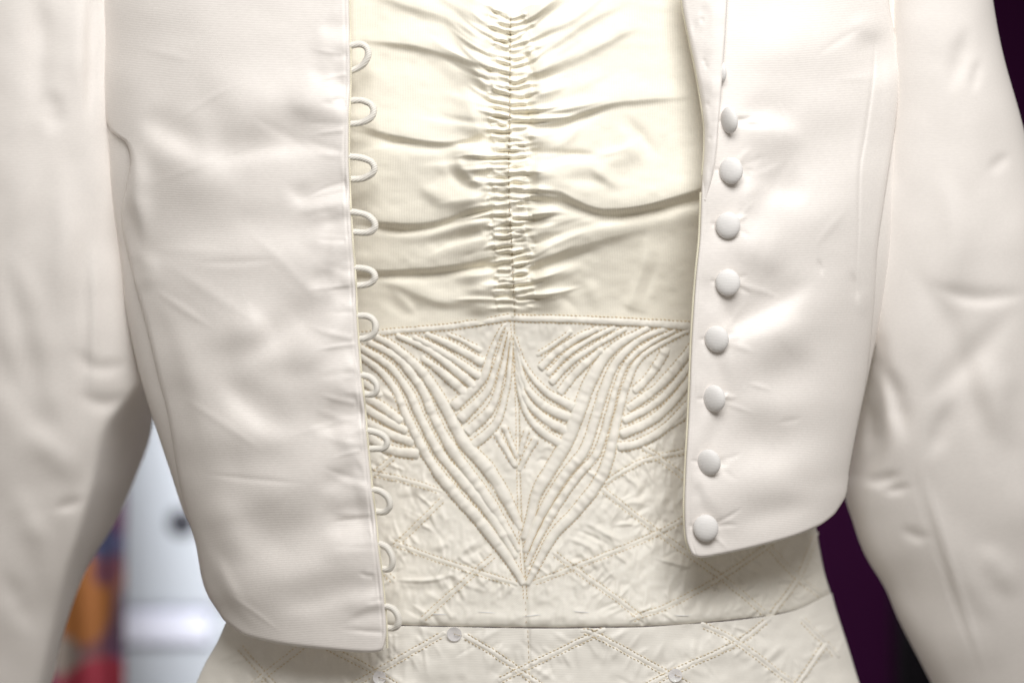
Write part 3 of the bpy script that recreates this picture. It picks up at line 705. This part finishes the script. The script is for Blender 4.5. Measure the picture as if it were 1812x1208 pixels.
# side panel strip
Lp2 = [(float(out_l(yv)) - 3, yv) for yv in (-60, 60, 180, 300, 440, 560, 690, 830, 900)] + [(float(out_l(yv)) + 3, yv) for yv in (950, 1020)]
Rp2 = [(200, -60), (205, 60), (215, 160), (240, 240), (252, 300), (244, 360), (244, 410), (252, 440), (274, 520), (300, 620), (330, 760), (350, 860), (366, 920), (380, 970), (392, 1020)]
X, Y, U, V_ = coons(Lp2, Rp2, 40, 300)
H = JL.at(np.maximum(X, out_l(Y) + 2), Y)
H = jl_base(np.maximum(X, out_l(Y) - 2), Y) - 9 - 6 * U + 1.5 * vnoise(X / 30, Y / 60, 40) + edge_round(U * 0 + (X - X[:, :1]), 10)
sp_l = sheet('side_panel', X, Y, H, M_jacket, jacket, 4)

# ---------------------------------------------------------------- button-side front
JR = Field(1170, 1680, -90, 1010, 1.8)
out_r = smooth_ip([(-120, 1642), (0, 1637), (146, 1628), (291, 1613), (437, 1595), (560, 1562), (620, 1545), (700, 1528), (830, 1501), (880, 1495), (950, 1480), (1050, 1460)])
def jr_base(x, y):
    half = out_r(y) - 905
    q = np.clip((x - 905) / (half * 1.012), 0, .9995)
    return front_j(y) + 18 - 210 * (1 - (1 - q ** 3.0) ** (1 / 2.4))
S3 = soft(JR, 1.25)
S3([(1300, 190), (1345, 198), (1377, 206), (1430, 228)], -7, 22, 12, (.15, .3)); S3([(1300, 225), (1370, 232), (1430, 260)], 6, 16, 26, (.15, .3))
S3([(1340, 300), (1369, 326), (1435, 352)], -8, 26, 16, (.25, .3)); S3([(1300, 330), (1330, 350), (1318, 385)], 6, 18, 18, (.3, .3)); S3([(1312, 382), (1340, 358), (1390, 340)], -5, 16, 14, (.2, .3))
S3([(1290, 430), (1340, 446), (1400, 470)], 7, 30, 26, (.2, .35))
S3([(1283, 582), (1326, 558), (1391, 526), (1440, 490)], -11, 26, 16, (.1, .3)); S3([(1290, 606), (1360, 598), (1440, 560)], 6, 18, 34, (.15, .35))
S3([(1446, 452), (1452, 470), (1454, 490)], -1.6, 5, 6, (.3, .2)); S3([(1504, 470), (1512, 505), (1520, 540)], -3, 7, 9, (.3, .3)); S3([(1528, 500), (1530, 535), (1526, 570)], 3, 8, 9, (.3, .3))
S3([(1450, 620), (1400, 660), (1330, 680)], -5, 34, 30, (.3, .3)); S3([(1290, 720), (1360, 715), (1440, 730)], 4, 26, 30, (.3, .3))
S3([(1280, 770), (1340, 780), (1420, 830)], -4, 30, 24, (.3, .3)); S3([(1290, 880), (1360, 860), (1430, 870)], 4, 30, 24, (.3, .3)); S3([(1290, 930), (1380, 905), (1460, 890)], -3, 16, 16, (.3, .3))
S3([(1520, 40), (1545, 90), (1560, 160)], -7, 26, 18, (.3, .3)); S3([(1500, 30), (1530, 50), (1570, 60)], 4, 16, 14, (.3, .3))
S3([(1560, 60), (1572, 110), (1574, 180), (1566, 260)], 4, 8, 6, (.3, .3))
S3([(1548, 100), (1544, 157), (1530, 237), (1522, 291), (1520, 372)], -2.5, 2.2, 3.2, (.1, .3)); S3([(1540, 140), (1526, 230), (1516, 300), (1514, 380)], 3, 12, 5, (.2, .3))
S3([(1240, 480), (1256, 530), (1258, 560)], -4, 12, 10, (.3, .3)); S3([(1238, 850), (1236, 870), (1240, 890)], -4, 5, 6, (.3, .3)); S3([(1240, 650), (1238, 690), (1236, 730)], 3, 8, 8, (.3, .3))
for bx, by in ((1293, 302), (1288, 399), (1288, 500), (1268, 600), (1263, 705), (1254, 818), (1249, 934)):
    JR.dent(bx - 6, by + 2, -4.5, 20, 18)
S3([(1270, 400), (1340, 420), (1420, 400), (1500, 340), (1560, 250)], 5, 36, 34, (.1, .3)); S3([(1262, 640), (1340, 620), (1430, 560), (1510, 470)], 6, 36, 34, (.1, .3)); S3([(1240, 760), (1330, 790), (1430, 770), (1500, 700)], -5, 40, 34, (.1, .3))
S3([(1240, 900), (1320, 850), (1420, 820), (1490, 800)], 5, 34, 34, (.1, .3)); S3([(1300, 120), (1380, 90), (1460, 80), (1540, 120)], 5, 40, 36, (.2, .3)); S3([(1310, 280), (1390, 280), (1470, 250), (1540, 200)], -5, 34, 34, (.2, .3))
JR.H += 2.6 * vnoise(JR.X / 105, JR.Y / 80, 41) + 0.3 * vnoise(JR.X / 38, JR.Y / 30, 42)
JR.blur(12)
for bx, by in ((1289, 213), (1293, 302), (1288, 399), (1288, 500), (1268, 600), (1263, 705), (1254, 818), (1249, 934)):
    for k in range(4):
        an = r2.uniform(-.9, .9); L = r2.uniform(30, 100)
        JR.stroke([(bx + 14 * math.cos(an), by + 14 * math.sin(an)), (bx + L * .6 * math.cos(an), by + L * .6 * math.sin(an)), (bx + L * math.cos(an), by + L * math.sin(an) + r2.uniform(-6, 6))], r2.uniform(.8, 2.0) * r2.choice([-1, 1]), r2.uniform(3.5, 7), None, (.05, .5))
    an = math.pi + r2.uniform(-.3, .3)
    JR.stroke([(bx - 14, by), (bx - 34, by + r2.uniform(-6, 6))], -1.5, 4, None, (.05, .4))
for k in range(10):
    x0 = r2.uniform(1310, 1500); y0 = r2.uniform(40, 900); L = r2.uniform(50, 130); an = r2.choice([-.7, -.3, .1, 1.2]) + r2.uniform(-.2, .2)
    JR.stroke([(x0, y0), (x0 + L * .5 * math.cos(an) + r2.uniform(-5, 5), y0 + L * .5 * math.sin(an)), (x0 + L * math.cos(an), y0 + L * math.sin(an))], r2.uniform(.6, 1.4) * r2.choice([-1, 1]), r2.uniform(4, 9), None, (.45, .45))
JR.stroke([(1548, 60), (1546, 130), (1532, 237), (1522, 300), (1519, 420), (1512, 560)], -1.8, 2.4, 3.2, (.1, .3))
JR.stroke([(1446, 456), (1452, 472), (1455, 490)], -1.6, 3, 4, (.3, .3)); JR.stroke([(1506, 474), (1514, 510), (1520, 542)], -2.4, 4, 5, (.3, .2))
JR.H += jr_base(JR.X, JR.Y)
edge_r = [(1236, -60), (1240, 40), (1244, 130), (1250, 230), (1245, 290), (1241, 340), (1238, 420), (1232, 480), (1226, 560), (1222, 640), (1218, 740), (1213, 830), (1211, 900), (1214, 950), (1224, 978)]
out_fr = [(1568, -60), (1575, 18), (1588, 80), (1593, 125), (1585, 219), (1566, 346), (1553, 437), (1548, 520), (1543, 580), (1532, 680), (1516, 760), (1503, 830), (1501, 850), (1496, 878), (1478, 908)]
botr = smooth_ip([(1210, 975), (1224, 981), (1240, 986), (1270, 982), (1330, 969), (1400, 950), (1445, 932), (1464, 920), (1478, 908), (1500, 890)])
X, Y, U, V_ = coons(edge_r, out_fr, 200, 500, bottom=lambda u: botr(1224 + 254 * u), kb=14)
wd_ = X[:, -1:] - X[:, :1]
H = JR.at(X, Y) + edge_round(U * wd_, 6.0) + edge_round((1 - U) * wd_, 9.0)
H += edge_round(botr(np.clip(X, 1210, 1500)) - Y, 6.0)
H += -1.0 * np.exp(-((U * wd_ - 9) / 1.8) ** 2)
jf_r = sheet('front_panel', X, Y, H, M_jacket, jacket, 4)
tag(jf_r, 'jacket front carrying the covered buttons')
Lp2 = [(1545, -60), (1560, 60), (1568, 130), (1555, 240), (1535, 350), (1520, 440), (1515, 560), (1505, 680), (1490, 790), (1480, 850)]
Rp2 = [(float(out_r(yv)) + 1, yv) for yv in (-60, 40, 146, 291, 437, 560, 620, 700, 790, 850)]
X, Y, U, V_ = coons(Lp2, Rp2, 60, 300)
H = jr_base(np.minimum(X, out_r(Y)), Y) - 9 - 5 * (1 - U) + 1.5 * vnoise(X / 30, Y / 60, 44) + edge_round(X[:, -1:] - X, 10)
sp_r = sheet('side_panel', X, Y, H, M_jacket, jacket, 4)

# turned-out facing at the top of the button edge
fl = [(1202, -60), (1206, 0), (1216, 55), (1228, 110), (1238, 165), (1246, 222), (1246, 270), (1243, 310), (1240, 352)]
fr = [(1290, -60), (1287, 0), (1284, 55), (1280, 110), (1276, 165), (1271, 222), (1268, 262), (1262, 305), (1250, 356)]
X, Y, U, V_ = coons(fl, fr, 50, 240)
wd_ = X[:, -1:] - X[:, :1]
roll = np.interp(Y, [-60, 200, 300, 350], [20, 17, 9, 2])
H = JR.at(np.maximum(X, 1252), Y) * .3 + .7 * (front_j(Y) + 8) + roll * np.sin(np.clip(U * .9 + .1, 0, 1) * math.pi / 2) + edge_round(U * wd_, 9) + edge_round((1 - U) * wd_, 5)
H += 1.4 * vnoise(X / 16, Y / 26, 46)
for px_, py_ in ((1242, 36), (1246, 108), (1250, 118), (1252, 185), (1256, 245)):
    H -= 1.2 * np.exp(-((X - px_) / 4) ** 2 - ((Y - py_) / 5) ** 2)
H += 2.5 * np.exp(-((X - 1248) / 12) ** 2 - ((Y - 145) / 16) ** 2) - 2.5 * np.exp(-((X - 1240) / 9) ** 2 - ((Y - 190) / 18) ** 2)
fac = sheet('facing', X, Y, H, M_jacket, jacket, 4)

# piping along both front edges, its tan standing in for the ditch shadow
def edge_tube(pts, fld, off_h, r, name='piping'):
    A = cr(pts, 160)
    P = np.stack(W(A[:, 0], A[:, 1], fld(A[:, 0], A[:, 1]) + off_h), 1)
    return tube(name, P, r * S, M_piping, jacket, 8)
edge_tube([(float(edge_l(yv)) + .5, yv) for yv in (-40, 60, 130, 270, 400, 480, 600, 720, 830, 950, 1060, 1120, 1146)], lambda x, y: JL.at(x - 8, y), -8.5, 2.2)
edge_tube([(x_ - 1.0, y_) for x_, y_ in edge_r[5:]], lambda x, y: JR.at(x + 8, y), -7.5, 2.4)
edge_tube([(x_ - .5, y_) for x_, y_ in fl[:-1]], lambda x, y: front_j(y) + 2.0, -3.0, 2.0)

# ---------------------------------------------------------------- loops
loops = [(77, 130, 37, .35), (174, 225, 48, .45), (274, 322, 50, .5), (371, 416, 47, .62), (470, 510, 40, .5), (555, 605, 37, .45),
         (660, 702, 31, .6), (757, 798, 40, .62), (862, 909, 34, .6), (957, 1010, 28, .62), (1067, 1115, 28, .6)]
for i, (ya, yb, out, tip) in enumerate(loops):
    r = np.random.RandomState(60 + i)
    xa, xb = float(edge_l(ya)), float(edge_l(yb)); hgt = yb - ya
    h0 = float(JL.at(xa - 10, ya)) - 8; h1 = float(JL.at(xb - 10, yb)) - 9
    ya += 4; yb -= 5
    hi = yb - ya; xo = out - 6; pts = [(xa - 9, ya + 1, h0 - 8)]
    for th_ in np.linspace(-90, 90, 11):
        q = math.radians(th_); f = (th_ + 90) / 180
        sk = 4 * f * (1 - f) * (tip - .5) * hi * 1.3
        pts.append((xa + (xb - xa) * f + xo * max(0.0, math.cos(q)) ** .72 + 1, ya + hi * (.5 + .5 * math.sin(q)) + sk + r.uniform(-.7, .7), h0 + (h1 - h0) * f - 4 + 8 * math.cos(q)))
    pts.append((xb - 9, yb - 1, h1 - 8))
    A = cr(pts, 48)
    P = np.stack(W(A[:, 0], A[:, 1], A[:, 2]), 1)
    rad = 6.0 * (1 + .06 * vnoise(np.arange(48) / 6.0, np.full(48, i * 2.3), 5)) * S
    tube('button_loop', P, rad, M_loop, jacket, 12)

# ---------------------------------------------------------------- buttons
def button_mesh():
    R = 22.0
    prof = [(0.0, 8.2), (4, 8.05), (9, 7.4), (14, 6.0), (18, 3.9), (20.6, 1.4), (21.8, -1.2), (21.6, -3.4), (20.2, -5.2), (17, -6.2), (11, -6.6), (5.0, -6.8), (0.0, -6.8)]
    A = cr(prof, 30); seg = 40; th = np.linspace(0, 2 * math.pi, seg, endpoint=False)
    lx = A[:, 0:1] * np.cos(th); ly = A[:, 0:1] * np.sin(th) * 1.08; lz = np.broadcast_to(A[:, 1:2], lx.shape)
    return np.stack([lx, -lz, ly], -1).reshape(-1, 3) * S, grid_faces(seg, 30, True)[:, ::-1]
bV, bF = button_mesh()
b0 = None
shank0 = None
th = np.linspace(0, 2 * math.pi, 8, endpoint=False)
shV = np.concatenate([np.stack([3.2 * np.cos(th), np.full(8, d_), 3.2 * np.sin(th)], -1) for d_ in (5.5, 14.0)]) * S
buttons = [(1272, 128, 2, -66, 5, .9), (1289, 213, 10, -58, 8, 1.0), (1293, 302, 14, -26, 4, 1.0), (1288, 399, 12, -14, 6, 1.0), (1288, 500, 12, -10, 4, 1.0), (1268, 600, 12, -22, 8, 1.0), (1263, 705, 12, -36, 8, 1.02), (1254, 818, 12, -28, 10, 1.0), (1249, 934, 12, -4, 2, 1.02)]
for i, (px, py, dh, rz, rx, scl) in enumerate(buttons):
    if b0 is None:
        b0 = mesh_np('button', bV, bF, M_button, None); b0.parent = jacket; o = b0
        shank0 = mesh_np('thread_shank', shV, grid_faces(8, 2, True), M_thread, None); shank0.parent = b0
    else:
        o = b0.copy(); C.objects.link(o); o.parent = jacket
        s_ = shank0.copy(); C.objects.link(s_); s_.parent = o
    h = float(JR.at(px, py)) + dh
    o.location = Vector(W(px, py, h)) - Vector(base_of(jacket))
    o.rotation_euler = (math.radians(rx), math.radians(i * 37 % 14 - 7), math.radians(-rz * -1)); o.scale = (scl,) * 3

# ---------------------------------------------------------------- sleeves
def sleeve(center, folds, seed, name_label, corner=None):
    """closed tapering tube; center: list of (y, x_inner, x_outer, depth, half_depth)"""
    P = np.asarray(center, float); nv, nu = 300, 150
    t = np.linspace(P[0, 0], P[-1, 0], nv)
    f = [smooth_ip(P[:, [0, k]]) for k in (1, 2, 3, 4)]
    xi, xo, dp, hd = [g(t)[:, None] for g in f]
    th = np.linspace(0, 2 * math.pi, nu, endpoint=False)[None, :]
    cx = (xi + xo) / 2; rx = (xo - xi) / 2
    PX = cx + rx * np.cos(th); PY = np.broadcast_to(t[:, None], PX.shape).copy(); Hh = dp + hd * np.sin(th)
    Fd = Field(min(P[:, 1].min(), P[:, 2].min()) - 20, max(P[:, 1].max(), P[:, 2].max()) + 20, P[0, 0] - 10, P[-1, 0] + 10, 3.0)
    for pts, a, w1, w2 in folds: Fd.stroke(pts, a * 0.85, w1 * 1.25, w2 * 1.25, (.3, .3))
    Fd.H += 7 * vnoise(Fd.X / 90, Fd.Y / 150, seed) + 1.5 * vnoise(Fd.X / 45, Fd.Y / 60, seed + 1)
    dp = dp + 40 - 0.00013 * (t[:, None] + 100) ** 2
    Hh = dp + hd * np.sin(th)
    front = np.clip(np.sin(th) * 1.6, 0, 1)
    Hh = Hh + Fd.at(PX, PY) * front
    if corner is not None:              # the sleeve turns under past this line, sheared back to put shade there
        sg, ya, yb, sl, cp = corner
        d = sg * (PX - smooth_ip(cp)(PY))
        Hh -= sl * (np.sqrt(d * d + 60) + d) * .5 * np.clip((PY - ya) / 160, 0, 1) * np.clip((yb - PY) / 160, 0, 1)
    x, y, z = W(PX, PY, Hh)
    o = mesh_np('sleeve', np.stack([x, y, z], -1).reshape(-1, 3), grid_faces(nu, nv, True), M_sleeve, jacket)
    return tag(o, name_label)
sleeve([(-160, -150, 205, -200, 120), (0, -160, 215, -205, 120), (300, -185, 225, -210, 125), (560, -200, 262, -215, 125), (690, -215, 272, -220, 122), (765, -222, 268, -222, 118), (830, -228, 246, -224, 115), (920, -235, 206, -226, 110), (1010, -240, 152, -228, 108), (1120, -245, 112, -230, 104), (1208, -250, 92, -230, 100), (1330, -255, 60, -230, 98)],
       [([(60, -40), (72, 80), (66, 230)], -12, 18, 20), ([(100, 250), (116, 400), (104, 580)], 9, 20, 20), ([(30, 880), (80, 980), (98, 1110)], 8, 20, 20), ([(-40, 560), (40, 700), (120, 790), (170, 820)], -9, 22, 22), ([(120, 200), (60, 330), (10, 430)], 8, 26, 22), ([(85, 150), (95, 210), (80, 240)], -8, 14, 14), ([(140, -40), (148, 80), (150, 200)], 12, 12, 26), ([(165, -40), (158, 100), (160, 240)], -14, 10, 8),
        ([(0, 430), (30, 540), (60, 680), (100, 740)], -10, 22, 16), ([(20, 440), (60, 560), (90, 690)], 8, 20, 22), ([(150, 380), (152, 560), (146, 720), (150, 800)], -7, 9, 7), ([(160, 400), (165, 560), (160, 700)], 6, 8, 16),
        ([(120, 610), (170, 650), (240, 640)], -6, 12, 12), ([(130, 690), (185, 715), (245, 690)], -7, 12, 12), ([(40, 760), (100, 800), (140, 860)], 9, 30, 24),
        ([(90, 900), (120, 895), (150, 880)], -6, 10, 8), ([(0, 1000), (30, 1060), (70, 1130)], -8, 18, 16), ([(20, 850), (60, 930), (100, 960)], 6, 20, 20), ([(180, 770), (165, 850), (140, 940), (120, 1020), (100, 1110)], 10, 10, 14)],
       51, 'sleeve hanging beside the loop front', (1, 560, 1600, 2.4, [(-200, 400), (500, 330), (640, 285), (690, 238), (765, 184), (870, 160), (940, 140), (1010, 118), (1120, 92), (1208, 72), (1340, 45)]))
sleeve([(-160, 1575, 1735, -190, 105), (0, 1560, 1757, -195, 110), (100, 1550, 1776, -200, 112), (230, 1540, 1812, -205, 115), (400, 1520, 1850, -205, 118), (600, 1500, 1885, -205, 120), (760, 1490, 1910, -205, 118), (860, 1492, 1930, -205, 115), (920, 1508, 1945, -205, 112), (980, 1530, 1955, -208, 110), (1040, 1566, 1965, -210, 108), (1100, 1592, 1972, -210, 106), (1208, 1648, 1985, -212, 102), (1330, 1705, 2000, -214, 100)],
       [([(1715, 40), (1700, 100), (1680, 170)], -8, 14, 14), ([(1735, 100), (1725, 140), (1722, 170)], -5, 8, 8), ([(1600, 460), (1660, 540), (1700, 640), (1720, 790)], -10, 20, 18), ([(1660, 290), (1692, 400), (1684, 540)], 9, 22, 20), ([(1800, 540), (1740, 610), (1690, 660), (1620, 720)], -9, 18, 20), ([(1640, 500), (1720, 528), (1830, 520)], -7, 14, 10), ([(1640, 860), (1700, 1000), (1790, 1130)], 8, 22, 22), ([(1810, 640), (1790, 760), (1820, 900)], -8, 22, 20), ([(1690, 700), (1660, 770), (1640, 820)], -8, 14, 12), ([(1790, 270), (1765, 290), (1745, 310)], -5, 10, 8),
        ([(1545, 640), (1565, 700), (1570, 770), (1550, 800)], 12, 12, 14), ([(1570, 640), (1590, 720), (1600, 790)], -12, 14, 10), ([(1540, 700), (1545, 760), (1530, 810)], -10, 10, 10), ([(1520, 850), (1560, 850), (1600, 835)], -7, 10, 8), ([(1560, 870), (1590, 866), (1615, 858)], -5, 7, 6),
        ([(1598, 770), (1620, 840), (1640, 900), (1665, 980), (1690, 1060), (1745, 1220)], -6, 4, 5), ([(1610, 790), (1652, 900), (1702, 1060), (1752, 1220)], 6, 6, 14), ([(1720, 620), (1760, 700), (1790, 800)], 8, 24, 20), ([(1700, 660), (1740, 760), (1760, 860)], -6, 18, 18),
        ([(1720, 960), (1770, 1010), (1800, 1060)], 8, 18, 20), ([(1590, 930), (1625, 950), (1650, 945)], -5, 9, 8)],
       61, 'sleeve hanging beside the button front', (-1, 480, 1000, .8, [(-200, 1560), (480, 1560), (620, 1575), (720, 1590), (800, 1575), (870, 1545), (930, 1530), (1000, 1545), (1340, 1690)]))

# ================================================================== BACKGROUND
def far(px, py, depth):
    """world point on the ray through a photo pixel at `depth` metres behind the focal plane"""
    return W(px, py, -depth / S)
def box(name, a, b, mat, parent=None, bev=0.003):
    import bmesh
    bm = bmesh.new(); bmesh.ops.create_cube(bm, size=1.0)
    c = [(a[i] + b[i]) / 2 for i in range(3)]; d = [abs(b[i] - a[i]) for i in range(3)]
    off = base_of(parent) if parent is not None else (0, 0, 0)
    for v in bm.verts: v.co = Vector((v.co[i] * d[i] + c[i] - off[i] for i in range(3)))
    bmesh.ops.bevel(bm, geom=bm.edges[:], offset=bev, segments=2, affect='EDGES')
    me = bpy.data.meshes.new(name); bm.to_mesh(me); bm.free()
    return link(name, me, mat, parent)
M_wall = plain('purple_paint', (0.0145, 0.0017, 0.012), 0.95, 0.04, 0.1, 6)
M_black = plain('black_cloth', (0.004, 0.003, 0.004), 0.9, 0.1, 0.1, 6)
M_cab = plain('grey_white_laminate', (0.54, 0.57, 0.61), 0.45, 0.4, 0.02, 8)
M_dark = plain('dark_knob', (0.05, 0.05, 0.06), 0.4, 0.4, 0.05, 30)
YW = 0.95
wall = box('wall', (-2.2, YW, -0.0), (2.6, YW + .1, 2.8), M_wall); tag(wall, 'dark purple wall behind the clothes', 'wall', kind='structure')
xa = far(1587, 600, YW - .06)[0]; xb = far(1720, 600, YW - .06)[0]
bs = empty('black_curtain', 'narrow black cloth hanging by the purple wall behind the sleeve on the button side', 'curtain', (xa, YW - .06, 0))
zt = far(1600, 1000, YW - .06)[2]
nx = 40; ux = np.linspace(0, 1, nx); zz = np.linspace(0.0, zt, 12)
UX, ZZ = np.meshgrid(ux, zz)
V = np.stack([xa + (xb - xa) * UX, YW - .06 + .012 * np.sin(UX * 26), ZZ], -1).reshape(-1, 3)
cu = mesh_np('cloth', V, grid_faces(nx, 12)[:, ::-1], M_black, bs)
cu.modifiers.new('thickness', 'SOLIDIFY').thickness = .003

YC = 0.75
cabx0 = far(212, 900, YC)[0]; cabx1 = far(560, 900, YC)[0]
cab = empty('white_cabinet', 'pale grey cabinet with a dark knob seen between the sleeve and jacket', 'cabinet', (cabx0, YC, 0))
zgap = far(250, 1108, YC)[2]
box('upper_door', (cabx0, YC, zgap + .0145), (cabx1, YC + .021, 1.9), M_cab, cab)
M_reflection = plain('painted_reflection', (0.85, 0.86, 0.97), 0.35, 0.5, 0.02, 8)  # pale colour paints a light reflection on the cabinet front
o = box('reflection_strip', (cabx0, YC - .004, zgap - .014), (far(372, 900, YC)[0], YC + .02, zgap + .013), M_reflection, cab, .002)
box('lower_door', (cabx0, YC, 0.05), (cabx1, YC + .021, zgap - .015), M_cab, cab)
box('rail', (far(372, 900, YC)[0] + .001, YC + .001, zgap - .0145), (cabx1, YC + .0205, zgap + .014), M_cab, cab, .001)
kp = Vector(far(322, 924, YC))
import bmesh
bm = bmesh.new(); bmesh.ops.create_uvsphere(bm, u_segments=20, v_segments=12, radius=.012)
for v in bm.verts: v.co = Vector((v.co.x, v.co.y * .25, v.co.z)) + kp - Vector(base_of(cab))
me = bpy.data.meshes.new('knob'); bm.to_mesh(me); bm.free(); link('knob', me, M_dark, cab)
box('carcass', (cabx0 + .002, YC + .022, 0.05), (cabx1 - .002, YW - .01, 1.9), M_cab, cab)

# printed textile hanging beside the cabinet
M_tex = bpy.data.materials.new('printed_silk'); M_tex.use_nodes = True; t = M_tex.node_tree
b_ = t.nodes['Principled BSDF']; b_.inputs['Roughness'].default_value = .6
tc = nd(t, 'ShaderNodeTexCoord'); vo = nd(t, 'ShaderNodeTexVoronoi'); vo.inputs['Scale'].default_value = 9
mpp = nd(t, 'ShaderNodeMapping'); mpp.inputs['Scale'].default_value = (1.4, 1, .55); mpp.inputs['Location'].default_value = (.11, 0, .02)
t.links.new(tc.outputs['Object'], mpp.inputs[0]); t.links.new(mpp.outputs[0], vo.inputs['Vector'])
sp = nd(t, 'ShaderNodeSeparateXYZ'); t.links.new(tc.outputs['Object'], sp.inputs[0])
cr_ = nd(t, 'ShaderNodeValToRGB'); cr_.color_ramp.interpolation = 'EASE'
zlo = far(150, 1208, .55)[2]+.015; zhi = far(150, 940, .55)[2]+.015
mr = nd(t, 'ShaderNodeMapRange'); mr.inputs['From Min'].default_value = zlo - .02; mr.inputs['From Max'].default_value = zhi
nzz = nd(t, 'ShaderNodeTexNoise'); nzz.inputs['Scale'].default_value = 14
mad = nd(t, 'ShaderNodeMath', operation='MULTIPLY_ADD'); mad.inputs[1].default_value = .03
t.links.new(tc.outputs['Object'], nzz.inputs['Vector']); t.links.new(nzz.outputs['Fac'], mad.inputs[0]); t.links.new(sp.outputs['Z'], mad.inputs[2])
t.links.new(mad.outputs[0], mr.inputs['Value']); t.links.new(mr.outputs[0], cr_.inputs['Fac'])
els = cr_.color_ramp.elements
els[0].position = 0.0; els[0].color = (.09, .004, .01, 1); els[1].position = 1.0; els[1].color = (.03, .004, .02, 1)
for p_, c_ in ((.17, (.10, .005, .014, 1)), (.27, (.10, .075, .06, 1)), (.36, (.07, .014, .003, 1)), (.5, (.10, .032, .004, 1)), (.76, (.10, .03, .005, 1)), (.84, (.025, .005, .014, 1)), (.92, (.014, .016, .04, 1))):
    e_ = els.new(p_); e_.color = c_
edge = nd(t, 'ShaderNodeMix', data_type='RGBA'); edge.inputs['B'].default_value = (.03, .015, .05, 1)
mr2 = nd(t, 'ShaderNodeMapRange')
tx0 = far(96, 1000, .55)[0]; tx1 = far(212, 1000, .55)[0]
wv = nd(t, 'ShaderNodeTexNoise'); wv.inputs['Scale'].default_value = 11; wv.inputs['Detail'].default_value = 1
t.links.new(tc.outputs['Object'], wv.inputs['Vector'])
mr2.inputs['From Min'].default_value = .5; mr2.inputs['From Max'].default_value = .66
t.links.new(wv.outputs['Fac'], mr2.inputs['Value']); t.links.new(mr2.outputs[0], edge.inputs['Factor']); t.links.new(cr_.outputs[0], edge.inputs['A']); last = edge.outputs['Result']
for (mx_, my_, rx_, ry_, c_) in ((150, 1062, 46, 82, (.13, .042, .005)), (186, 1010, 24, 30, (.05, .012, .02)), (176, 1206, 52, 44, (.12, .004, .012)), (112, 1150, 30, 34, (.10, .08, .065)), (182, 962, 22, 30, (.02, .022, .05)), (206, 1100, 14, 60, (.03, .012, .02))):
    cw = far(mx_, my_, .55); ex = abs(far(mx_ + rx_, my_, .55)[0] - cw[0]); ez = abs(far(mx_, my_ + ry_, .55)[2] - cw[2])
    sb = nd(t, 'ShaderNodeVectorMath', operation='SUBTRACT'); sb.inputs[1].default_value = cw; t.links.new(tc.outputs['Object'], sb.inputs[0])
    ml = nd(t, 'ShaderNodeVectorMath', operation='MULTIPLY'); ml.inputs[1].default_value = (1 / ex, 0, 1 / ez); t.links.new(sb.outputs[0], ml.inputs[0])
    ln = nd(t, 'ShaderNodeVectorMath', operation='LENGTH'); t.links.new(ml.outputs[0], ln.inputs[0])
    mg = nd(t, 'ShaderNodeMapRange'); mg.inputs['From Min'].default_value = 1.05; mg.inputs['From Max'].default_value = .9; t.links.new(ln.outputs['Value'], mg.inputs['Value'])
    mx2 = nd(t, 'ShaderNodeMix', data_type='RGBA'); mx2.inputs['B'].default_value = (*c_, 1); t.links.new(mg.outputs[0], mx2.inputs['Factor']); t.links.new(last, mx2.inputs['A']); last = mx2.outputs['Result']
t.links.new(last, b_.inputs['Base Color'])
UX, ZZ = np.meshgrid(np.linspace(0, 1, 60), np.linspace(.4, zhi + .5, 40))
V = np.stack([tx0 - .16 + (tx1 - tx0 + .16) * UX, .55 + .014 * np.sin(UX * 21) + .006 * np.sin(UX * 47 + ZZ * 5), ZZ], -1).reshape(-1, 3)
tex = mesh_np('printed_scarf', V, grid_faces(60, 40)[:, ::-1], M_tex)
tag(tex, 'blurred orange, red and navy printed cloth hanging beside the pale cabinet', 'scarf')
tex.modifiers.new('thickness', 'SOLIDIFY').thickness = .002
